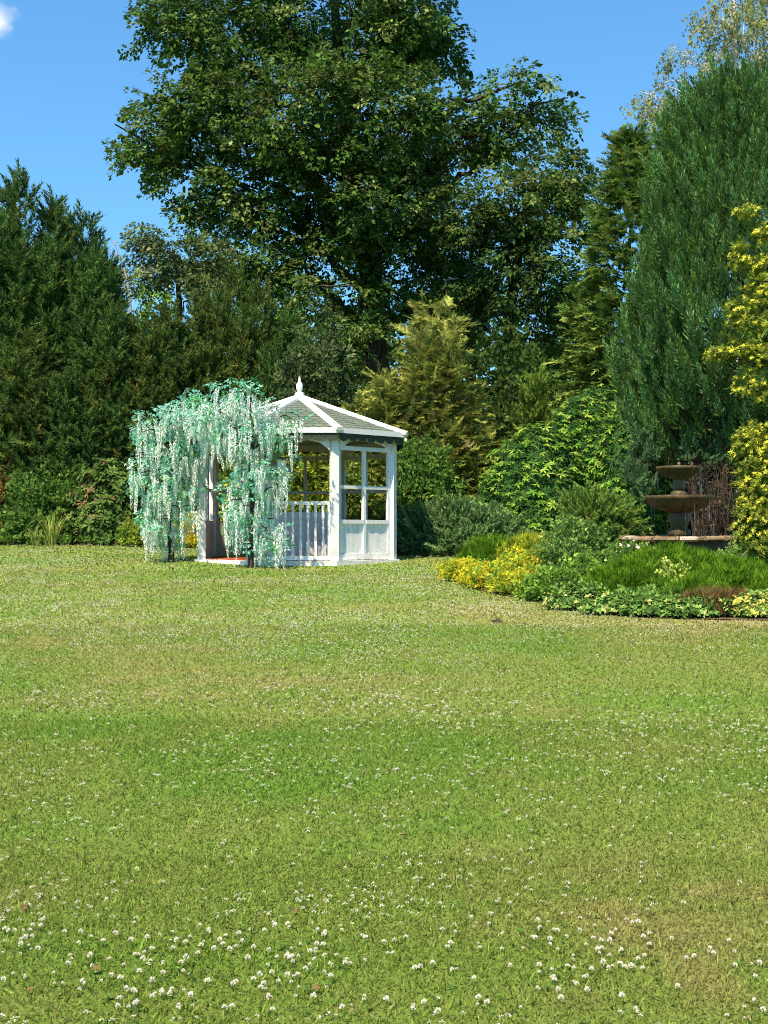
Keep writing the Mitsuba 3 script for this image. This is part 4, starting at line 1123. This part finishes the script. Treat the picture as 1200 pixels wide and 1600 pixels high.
def box8(o, u, w, u0, u1, w0, w1, z0, z1):
    """box in a face frame: o origin (x, y), u along the face, w outwards"""
    v = []
    for z in (z0, z1):
        for a, b in ((u0, w0), (u1, w0), (u1, w1), (u0, w1)):
            q = o + u * a + w * b
            v.append([q[0], q[1], z])
    f = np.array([[0, 3, 2, 1], [4, 5, 6, 7], [0, 1, 5, 4], [1, 2, 6, 5], [2, 3, 7, 6], [3, 0, 4, 7]])
    return np.array(v), f


def face(k, R):
    """face between post k-1 and post k: origin, direction, outward normal, length"""
    a, b = oct_pt(k - 1, R), oct_pt(k, R)
    u = (b - a) / np.linalg.norm(b - a)
    return a, u, np.array([u[1], -u[0]]), float(np.linalg.norm(b - a))


def prism8(R, z0, z1):
    p = np.array([oct_pt(k, R) for k in range(8)])
    v = np.vstack([np.c_[p, np.full(8, z0)], np.c_[p, np.full(8, z1)]])
    f = [[i, (i + 1) % 8, (i + 1) % 8 + 8] for i in range(8)] + [[i, (i + 1) % 8 + 8, i + 8] for i in range(8)] + [[8, 8 + i, 9 + i] for i in range(1, 7)] + [[0, i + 1, i] for i in range(1, 7)]
    return v, np.array(f)


put(key + '__plinth', prism8(GR + 0.14, -0.12, 0.085), 'white_paint')
say(key + '__plinth', 'low white octagonal plinth')
fl = key + '__floor'
v, f = prism8(GR - 0.05, 0.06, 0.10)
put(fl, (v, f), 'red_floor')
say(fl, 'red-brown boarded floor')
zp0, zp1 = 0.086, 2.20
for k in range(8):
    p = oct_pt(k, GR)
    th = math.radians(22.5 + 45 * k)
    u, w = np.array([math.cos(th), math.sin(th)]), np.array([math.sin(th), -math.cos(th)])
    put(key + '__post', box8(p, u, w, -0.062, 0.062, -0.05, 0.062, zp0, zp1), 'white_paint')
OPEN, RAIL = 7, 0       # face k lies between post k-1 and k: face 0 = front, face 7 = entrance (front left)
for k in range(8):
    o, u, w, L = face(k, GR)
    a, b = 0.075, L - 0.075
    # arched header board
    n_ = 14
    s = np.linspace(0, 1, n_)
    x = a - 0.02 + (b - a + 0.04) * s
    arch = 2.10 - 0.13 * np.abs(2 * s - 1) ** 2.4 - 0.015
    pts = list(zip(x, arch)) + [(b + 0.02, 2.195), (a - 0.02, 2.195)]
    m = trimesh.creation.extrude_polygon(Polygon(pts), 0.03, engine='earcut')
    vv = np.asarray(m.vertices)
    q = o[None] + u[None] * vv[:, :1] + w[None] * (vv[:, 2:3] - 0.012)
    put(key + '__header_board', (np.c_[q, vv[:, 1]], m.faces), 'white_paint')
    vv = np.asarray(m.vertices) * [1, 1, 0.2]
    q = o[None] + u[None] * vv[:, :1] + w[None] * (vv[:, 2:3] - 0.0195)
    put(key + '__header_lining', (np.c_[q, vv[:, 1]], m.faces), 'bare_wood')
    # brackets at both ends
    for e, sg in ((a, 1), (b, -1)):
        t_ = np.linspace(0, 1, 8)
        cv = [(e + sg * (0.34 * t_i), 2.085 - 0.185 * (1 - t_i) ** 1.7) for t_i in t_]
        m = trimesh.creation.extrude_polygon(Polygon([(e, 2.11)] + cv + [(e + sg * 0.34, 2.11)]).buffer(0), 0.05, engine='earcut')
        vv = np.asarray(m.vertices)
        q = o[None] + u[None] * vv[:, :1] + w[None] * (vv[:, 2:3] + 0.0195)
        put(key + '__bracket', (np.c_[q, vv[:, 1]], m.faces), 'white_paint')
    if k == OPEN:
        continue
    if k == RAIL:
        rl = key + '__balustrade'
        put(rl, cat_mesh([box8(o, u, w, a - 0.02, b + 0.02, -0.03, 0.035, 1.005, 1.06), box8(o, u, w, a - 0.02, b + 0.02, -0.02, 0.025, 0.096, 0.165), box8(o, u, w, b - 0.03, b + 0.012, -0.025, 0.03, 0.1655, 1.0045), box8(o, u, w, a - 0.012, a + 0.03, -0.025, 0.03, 0.1655, 1.0045)]), 'white_paint')
        nb = 9
        for q in range(nb):
            x = a + (b - a) * (q + 0.85) / (nb + 0.7)
            c2 = o + u * x
            sq = box8(c2, u, w, -0.022, 0.022, -0.022, 0.022, 0.1655, 0.42)
            sq2 = box8(c2, u, w, -0.022, 0.022, -0.022, 0.022, 0.79, 1.0045)
            prof = [(0.013, 0.418), (0.022, 0.43), (0.023, 0.445), (0.015, 0.455), (0.022, 0.475), (0.016, 0.485), (0.019, 0.54), (0.021, 0.6), (0.018, 0.68), (0.014, 0.735), (0.013, 0.745), (0.022, 0.757), (0.015, 0.768), (0.022, 0.78), (0.016, 0.792)]
            lv, lf = lathe(prof, 10)
            put(rl + '__baluster', cat_mesh([sq, sq2, (lv + [c2[0], c2[1], 0], lf)]), 'white_paint', smooth=40)
        continue
    # window panel: stiles, rails, mullion, boards below
    pn = numbered(key + '__window_panel', {x.rsplit('__', 1)[0] for x in scene} | set(scene))
    W0, W1 = -0.02, 0.025
    fr = [(a - 0.012, a + 0.045, 0.096, 1.985), (b - 0.045, b + 0.012, 0.096, 1.985)]
    mid = (a + b) / 2
    bars = [box8(o, u, w, *fr[0][:2], W0, W1, *fr[0][2:]), box8(o, u, w, *fr[1][:2], W0, W1, *fr[1][2:]),
            box8(o, u, w, a + 0.0455, b - 0.0455, W0, W1 + 0.004, 1.915, 1.985), box8(o, u, w, a + 0.0455, b - 0.0455, W0, W1, 0.096, 0.19)]
    put(pn, cat_mesh(bars), 'white_paint')
    lin = [(*fr[0][:2], 0.096, 1.985), (*fr[1][:2], 0.096, 1.985), (a + 0.0455, b - 0.0455, 1.915, 1.985), (a + 0.0455, b - 0.0455, 0.1, 0.19), (mid - 0.03, mid + 0.03, 0.1905, 1.9145)]
    for (x0, x1) in ((a + 0.0455, mid - 0.0305), (mid + 0.0305, b - 0.0455)):
        lin += [(x0, x1, 1.275, 1.33), (x0, x1, 0.191, 0.76)]
    put(pn + '__inner_lining', cat_mesh([box8(o, u, w, x0, x1, W0 - 0.008, W0 - 0.001, q0, q1) for x0, x1, q0, q1 in lin]), 'bare_wood')
    put(pn + '__mullion', box8(o, u, w, mid - 0.03, mid + 0.03, W0 + 0.002, W1 + 0.003, 0.1905, 1.9145), 'white_paint')
    for (x0, x1) in ((a + 0.0455, mid - 0.0305), (mid + 0.0305, b - 0.0455)):
        put(pn + '__middle_rail', box8(o, u, w, x0, x1, W0, W1, 1.275, 1.33), 'white_paint')
        put(pn + '__lower_rail', box8(o, u, w, x0, x1, W0, W1 + 0.012, 0.695, 0.76), 'white_paint')
        nbd = 5
        rw = np.random.default_rng(k * 7 + int(x0 * 100))
        for q in range(nbd):
            e0, e1 = x0 + (x1 - x0) * (q + 0.04) / nbd, x0 + (x1 - x0) * (q + 0.96) / nbd
            put(pn + '__board', box8(o, u, w, e0, e1, W0 + 0.004, -0.002 + rw.normal(0, 0.0012), 0.1905, 0.6945), 'white_paint')
        put(pn + '__backing', box8(o, u, w, x0 + 0.001, x1 - 0.001, W0 + 0.0005, W0 + 0.003, 0.191, 0.694), 'white_paint')

# roof
RR, ZE, ZA = 1.99, 2.235, 2.94
rf = key + '__roof'
apex = np.array([gaz_c[0], gaz_c[1], ZA])
cor = [np.r_[oct_pt(k, RR), ZE] for k in range(8)]
deck = np.vstack([apex, cor])
put(rf, (deck, np.array([[0, 1 + i, 1 + (i + 1) % 8] for i in range(8)])), 'dark_felt')
put(rf + '__ceiling', (deck - [0, 0, 0.02], np.array([[0, 1 + (i + 1) % 8, 1 + i] for i in range(8)])), 'bare_wood')
r = np.random.default_rng(500)
vs, fs, cs, n0 = [], [], [], 0
for i in range(8):
    A, B = cor[i], cor[(i + 1) % 8]
    mid = (A + B) / 2
    up = apex - mid; Ls = np.linalg.norm(up); up /= Ls
    u = (B - A); We = np.linalg.norm(u); u /= We
    nn = np.cross(u, up); nn *= np.sign(nn[2])
    rows = 14
    for q in range(rows):
        s0 = Ls * (q / rows)
        hgt = Ls / rows
        half = We / 2 * (1 - s0 / Ls)
        wd = 0.17
        off = (q % 2) * wd / 2
        kk = np.arange(-8, 9) * wd + off
        for c_ in kk:
            x0, x1 = max(c_ - wd / 2 + 0.002, -half), min(c_ + wd / 2 - 0.002, half)
            if x1 - x0 < 0.02:
                continue
            lift, topl = 0.011 + r.uniform(0, 0.002), 0.004
            xa, xb = x0 + (x1 - x0) * 0.22, x1 - (x1 - x0) * 0.22
            ht = s0 + hgt * 1.25
            half_t = max(We / 2 * (1 - min(ht / Ls, 1)), 0.0)
            p = [(xa, s0 - 0.005, lift), (xb, s0 - 0.005, lift), (x1, s0 + hgt * 0.42, lift - 0.004), (min(max(x1, -half_t), half_t), min(ht, Ls), topl), (min(max(x0, -half_t), half_t), min(ht, Ls), topl), (x0, s0 + hgt * 0.42, lift - 0.004)]
            vs.append(np.array([mid + u * a_ + up * b_ + nn * c2 for a_, b_, c2 in p]))
            fs.append(np.array([[0, 1, 2], [0, 2, 5], [5, 2, 3], [5, 3, 4]]) + n0); n0 += 6
            base = np.array([0.108, 0.138, 0.112]) * np.exp(r.normal(0, 0.06))
            cs.append(np.tile(base, (6, 1)))
put(rf + '__shingle', (np.vstack(vs), np.vstack(fs)), 'felt', color=np.vstack(cs))
say(rf + '__shingle', 'grey-green hexagonal felt shingles', kind='stuff')
for k in range(8):
    e = np.r_[oct_pt(k, RR + 0.05), ZE - 0.018]
    d = unit(e - apex)
    sd = unit(np.cross(d, [0, 0, 1.0])); nn = np.cross(sd, d); nn *= np.sign(nn[2])
    st = apex + d * 0.05
    vv = []
    for p in (st, e):
        for a_, b_ in ((-0.062, -0.005), (-0.058, 0.04), (0, 0.062), (0.058, 0.04), (0.062, -0.005)):
            vv.append(p + sd * a_ + nn * b_)
    ff = [[i, (i + 1) % 5, 5 + (i + 1) % 5, 5 + i] for i in range(5)]
    ff = np.array([[a_, b_, c_] for a_, b_, c_, d_ in ff] + [[a_, c_, d_] for a_, b_, c_, d_ in ff] + [[0, 1, 2], [0, 2, 3], [0, 3, 4], [5, 7, 6], [5, 8, 7], [5, 9, 8]])
    put(rf + '__hip_cap', (np.array(vv), ff), 'white_paint')
    # fascia, soffit and scalloped felt valance of face k
    o, u, w, L = face(k, RR - 0.005)
    put(rf + '__fascia', box8(o, u, w, 0.0, L, 0.0, 0.024, ZE - 0.06, ZE + 0.025), 'white_paint')
    rs = 0.105
    ns = 7
    x_ = np.linspace(rs, L - rs - 0.02, ns)
    poly = unary_union([Point(c_ + 0.01, ZE - 0.10).buffer(rs, 10) for c_ in x_] + [sbox(0.02, ZE - 0.085, L - 0.02, ZE - 0.045)]).intersection(sbox(-1, ZE - 0.165, 5, ZE - 0.045))
    poly = unary_union([Point(c_ + 0.01, ZE - 0.085).buffer(rs, 12).intersection(sbox(-1, ZE - 0.19, 5, ZE - 0.085)) for c_ in x_] + [sbox(0.02, ZE - 0.0855, L - 0.02, ZE - 0.03)])
    m = trimesh.creation.extrude_polygon(poly, 0.008, engine='earcut')
    vv = np.asarray(m.vertices)
    q = o[None] + u[None] * vv[:, :1] + w[None] * (vv[:, 2:3] - 0.012)
    put(rf + '__valance', (np.c_[q, vv[:, 1]], m.faces), 'dark_felt')
say(rf, 'shallow octagonal roof of green-grey felt with white hip caps')
lv, lf = lathe([(0.085, ZA + 0.02), (0.085, ZA + 0.075), (0.06, ZA + 0.09), (0.04, ZA + 0.1), (0.035, ZA + 0.115), (0.055, ZA + 0.14), (0.062, ZA + 0.19), (0.052, ZA + 0.24), (0.03, ZA + 0.275), (0.024, ZA + 0.29), (0.02, ZA + 0.34), (0.001, ZA + 0.385)], 20)
put(key + '__finial', (lv + [gaz_c[0], gaz_c[1], 0], lf), 'white_paint', smooth=35)
say(key, 'white octagonal wooden gazebo with a shingled roof standing on the lawn', 'gazebo')

# table with a cloth inside
tk = name_thing('cloth_table')
x0, x1, y0, y1 = at(402, 0, 22.0)[0], at(517, 0, 22.0)[0], 22.0, 22.62
zt = 0.90
nu, nv = 220, 26
per = []
for (xa, ya, xb, yb) in ((x0, y0, x1, y0), (x1, y0, x1, y1), (x1, y1, x0, y1), (x0, y1, x0, y0)):
    L = math.hypot(xb - xa, yb - ya)
    for s in np.linspace(0, 1, int(nu * L / 3.6), endpoint=False):
        per.append((xa + (xb - xa) * s, ya + (yb - ya) * s))
per = np.array(per)
cen = np.array([(x0 + x1) / 2, (y0 + y1) / 2])
out = unit(per - cen)
s_ = np.cumsum(np.r_[0, np.linalg.norm(np.diff(per, axis=0), axis=1)])
rows = []
for q in range(nv):
    t_ = q / (nv - 1)
    fold = 0.022 * t_ * (np.sin(s_ * 17 + 2 * np.sin(s_ * 3)) + 0.7 * np.sin(s_ * 31 + 1))
    wr = 0.012 * (meshkit.fbm(np.stack([s_ * 5 + t_ * 3, s_ * 0 + t_ * 7 - s_ * 3, s_ * 0], -1), 4, 3) - 0.5) * 2
    rows.append(np.c_[per + out * (0.02 * t_ + fold + wr)[:, None], np.full(len(per), zt - (zt - 0.155) * t_) + 0.006 * np.sin(s_ * 9) * t_])
v = np.vstack([*rows, [[cen[0], cen[1], zt + 0.002]]])
n_ = len(per)
i, j = np.meshgrid(np.arange(nv - 1), np.arange(n_), indexing='ij')
q = np.stack([i * n_ + j, (i + 1) * n_ + j, (i + 1) * n_ + (j + 1) % n_, i * n_ + (j + 1) % n_], -1).reshape(-1, 4)
top = np.array([[len(v) - 1, a_, (a_ + 1) % n_] for a_ in range(n_)])
put(tk + '__tablecloth', (v, np.vstack([q[:, [0, 1, 2]], q[:, [0, 2, 3]], top])), 'cloth', smooth=50)
for a_, b_ in ((x0 + 0.06, y0 + 0.06), (x1 - 0.06, y0 + 0.06), (x0 + 0.06, y1 - 0.06), (x1 - 0.06, y1 - 0.06)):
    put(tk + '__leg', box8(np.array([a_, b_]), np.array([1.0, 0]), np.array([0, 1.0]), -0.02, 0.02, -0.02, 0.02, 0.101, zt - 0.01), 'white_paint')
say(tk, 'table draped to the floor in a lilac-white cloth inside the gazebo', 'table')


# ------------------------------------------------------------------ artificial wisteria trees
def t_raceme(r):
    n = 30
    t = np.linspace(0, 1, n)
    ph = np.arange(n) * 2.39996 + r.normal(0, 0.3, n)
    rad = 0.15 * (1 - 0.55 * t) + 0.015
    o = np.stack([np.cos(ph), np.sin(ph), np.zeros(n)], 1)
    b = np.stack([o[:, 0] * rad * 0.35, o[:, 1] * rad * 0.35, -t], 1)
    b[:, 0] += 0.06 * np.sin(t * 3 + r.uniform(0, 6)); b[:, 1] += 0.06 * np.sin(t * 2.5 + r.uniform(0, 6))
    v1, f1 = kites(b, o + [0, 0, 0.15], np.array([0, 0, 1.0]) + o * 0.3 + r.normal(0, 0.4, (n, 3)), rad * 1.15, rad * 1.2, 0.25, 0.6)
    v2, f2 = kites(b - [0, 0, 0.012], o * 0.7 + [0, 0, -0.75], o + r.normal(0, 0.4, (n, 3)), rad * 0.9, rad * 0.95, 0.25, 0.6)
    st = tube(np.stack([b[::6, 0], b[::6, 1], b[::6, 2]], 1), 0.006, 4)
    m = cat_mesh([(v1, f1), (v2, f2), st])
    tint = np.repeat(r.uniform(0, 1, n), 4)
    pc = np.array([0.87, 0.88, 0.85]) * (1 - 0.15 * tint[:, None] ** 2 * [1, 0.2, 0.5])
    col = np.vstack([pc, pc * [0.9, 0.97, 0.92], np.tile([0.14, 0.34, 0.18], (len(st[0]), 1))])
    return mikit.ply(m, 'blossom', color=np.clip(col, 0, 0.88))


RAC = [t_raceme(np.random.default_rng(600 + i)) for i in range(6)]
WL = variants(t_sprig, 5, 35, n=18, L=0.30, W=0.13, wide=0.34, droop=0.35, jit=0.6, flat=0.1)
WC = [((0.12, 0.38, 0.26), 3), ((0.21, 0.48, 0.36), 3), ((0.36, 0.55, 0.47), 2.5), ((0.06, 0.22, 0.10), 1.0), ((0.10, 0.38, 0.11), 0.8)]


def wisteria(label, px, Y, top_py, blobs, depth, n_r, seed, strands=()):
    r = np.random.default_rng(seed)
    key = name_thing('wisteria_tree')
    base = np.array([at(px, 0, Y)[0], Y, float(ground_z(Y))])
    ztop = EYE + (HOR - top_py) / F * Y - 0.25
    tp = wobble(np.linspace(base - [0, 0, 0.1], [base[0] + 0.03, Y, ztop], 12), 0.012, seed)
    put(key + '__trunk', tube(tp, np.linspace(0.055, 0.03, 12), 9), 'bark', smooth=True)
    w = np.array([b[2] * b[3] for b in blobs], float); w /= w.sum()
    Ls, Xs = [], []
    for b, wi in zip(blobs, w):
        c = at(b[0], b[1], Y + b[4])
        rad = np.array([b[2] / F * Y, depth * min(1, b[2] / 40), b[3] / F * Y])
        st = tp[min(11, max(3, int(np.interp(c[2] - 0.25, tp[:, 2], np.arange(12)))))]
        put(key + '__branch', tube(wobble(curve(st, (st + c) / 2 + [0, 0, 0.12], c, 7), 0.015, seed + int(b[0])), np.linspace(0.022, 0.008, 7), 6), 'bark', smooth=True)
        p, d = blob_points(r, int(520 * wi) + 5, c, rad, 2.2)
        Ls.append(p); Xs.append(d * 0.7 + [0, 0, -0.35] + r.normal(0, 0.3, p.shape))
        p, d = blob_points(r, max(2, int(round(n_r * wi))), c, rad * [1.08, 1.1, 0.95], 3.0)
        p = p[d[:, 2] < 0.62]
        for q in p:
            Lr = r.uniform(0.2, 0.5)
            gz0 = float(ground_z(q[1]))
            q[2] = max(q[2], gz0 + Lr * 0.96)
            wd = Lr * r.uniform(0.16, 0.28) + 0.1
            k = numbered(key + '__raceme', scene)
            scene[k] = {**RAC[r.integers(0, 6)], 'to_world': T().translate([float(x) for x in q]) @ T().rotate([0, 0, 1], float(r.uniform(0, 360))) @ T().rotate([1, 0, 0], float(r.normal(0, 5))) @ T().scale([wd, wd, Lr])}
    for (sx, y0, y1) in strands:          # long single strands trailing clear of the mass
        a, b = at(sx, y0, Y - 0.35), at(sx, y1, Y - 0.35)
        Lr = a[2] - b[2]
        put(key + '__branch', tube(wobble(curve(a + [0.25 * np.sign(px - sx), 0.1, 0.1], a + [0.1 * np.sign(px - sx), 0.05, 0.14], a, 6), 0.008, int(sx)), np.linspace(0.012, 0.005, 6), 5), 'bark', smooth=True)
        k = numbered(key + '__raceme', scene)
        scene[k] = {**RAC[int(sx) % 6], 'to_world': T().translate([float(x) for x in a]) @ T().rotate([0, 0, 1], float(r.uniform(0, 360))) @ T().scale([0.2, 0.2, float(Lr)])}
        p = a + r.normal(0, 0.05, (3, 3)); Ls.append(p); Xs.append(r.normal(0, 0.5, (3, 3)) + [0, -0.3, 0])
    P, X = np.concatenate(Ls), np.concatenate(Xs)
    m, c = scatter(WL, P, X, np.array([0, 0, 1.0]) + r.normal(0, 0.4, P.shape), 0.17 * np.exp(r.normal(0, 0.2, len(P))), palette(r, len(P), WC), 0.2, seed)
    put(key + '__foliage', m, 'leaf', color=c)
    say(key, label, 'artificial tree')


wisteria('artificial wisteria tree in front of the gazebo, hung with white blossom over mint-green leaves', 391, 20.5, 585,
         [(362, 620, 48, 30, 0), (335, 640, 38, 30, 0.1), (308, 640, 26, 22, 0.2), (322, 668, 24, 26, 0.2), (400, 640, 40, 26, 0), (432, 665, 24, 22, -0.1), (380, 680, 50, 30, -0.1), (400, 730, 34, 30, -0.1), (425, 760, 22, 36, -0.1), (372, 760, 24, 36, 0), (385, 800, 30, 30, -0.1), (365, 815, 16, 30, 0), (425, 835, 26, 22, -0.2), (405, 850, 22, 20, -0.1), (445, 715, 12, 34, 0)],
         0.55, 310, 611, [(462, 660, 712), (447, 745, 790), (455, 690, 735), (470, 655, 690), (368, 800, 882), (352, 790, 850), (440, 820, 880), (432, 850, 896)])
wisteria('artificial wisteria tree left of the gazebo, its white blossom drooping nearly to the grass', 266, 21.8, 640,
         [(250, 660, 38, 22, 0), (290, 646, 34, 26, 0), (312, 652, 20, 24, 0), (225, 675, 14, 20, 0), (258, 705, 40, 30, 0), (290, 710, 22, 34, 0), (250, 750, 36, 34, -0.1), (275, 780, 28, 34, 0), (215, 740, 11, 26, 0), (240, 795, 20, 30, 0), (262, 830, 26, 20, 0), (232, 830, 13, 18, -0.2), (302, 740, 14, 40, 0.2)],
         0.5, 275, 612, [(205, 720, 790), (212, 745, 800), (228, 830, 876), (238, 820, 868), (218, 680, 750), (302, 760, 830), (309, 800, 858), (245, 815, 860), (285, 800, 862)])

# ------------------------------------------------------------------ small things on the lawn
r = np.random.default_rng(700)
for px, py, lab in ((38, 1428, 'curled brown leaf near the left edge of the lawn'), (148, 1528, 'rusty fallen leaf among the clover at the lower left'), (45, 1560, 'faded brown leaf near the lower left corner'), (460, 1432, 'small reddish fallen leaf near the middle of the clover'), (355, 1455, 'tan fallen leaf lying beside a clover cluster'), (492, 1556, 'rust-brown leaf scrap close to the bottom edge'), (632, 1312, 'small rusty leaf beside a clover flower in the green patch')):
    k = name_thing('fallen_leaf')
    p = on_ground(px, py)
    a = r.uniform(0, 6.28)
    d = np.array([math.cos(a), math.sin(a), 0.25])
    t_ = np.linspace(0, 1, 7)[:, None]
    L = r.uniform(0.03, 0.045)
    mid = np.r_[p[:2], lawn_z(p[0], p[1]) + 0.016] + d * L * (t_ - 0.5) + np.array([0, 0, 0.5]) * L * np.sin(t_ * 3) * 0.5
    w = np.sin(np.pi * np.clip(t_, 0.03, 0.97)) * L * 0.28
    s = np.array([-math.sin(a), math.cos(a), 0.3])
    v = np.stack([mid - s * w, mid - [0, 0, 0.003], mid + s * w], 1).reshape(-1, 3)
    i = np.arange(6)[:, None] * 3
    f = np.vstack([i + [0, 1, 4], i + [0, 4, 3], i + [1, 2, 5], i + [1, 5, 4]])
    put(k, (v, f), 'dead_leaf')
    say(k, lab, 'fallen leaf')
k = name_thing('soil_clod')
p = on_ground(777, 972)
m = trimesh.creation.icosphere(2, 1.0)
v = np.asarray(m.vertices) * (1 + 0.9 * (meshkit.fbm(np.asarray(m.vertices) * 2.2, 3, 4) - 0.5))[:, None] * [0.05, 0.03, 0.022]
put(k, (v + [p[0], p[1], lawn_z(p[0], p[1]) + 0.012], m.faces), 'earth')
say(k, 'small dark clod of earth lying on the lawn by the bed', 'clod of earth')
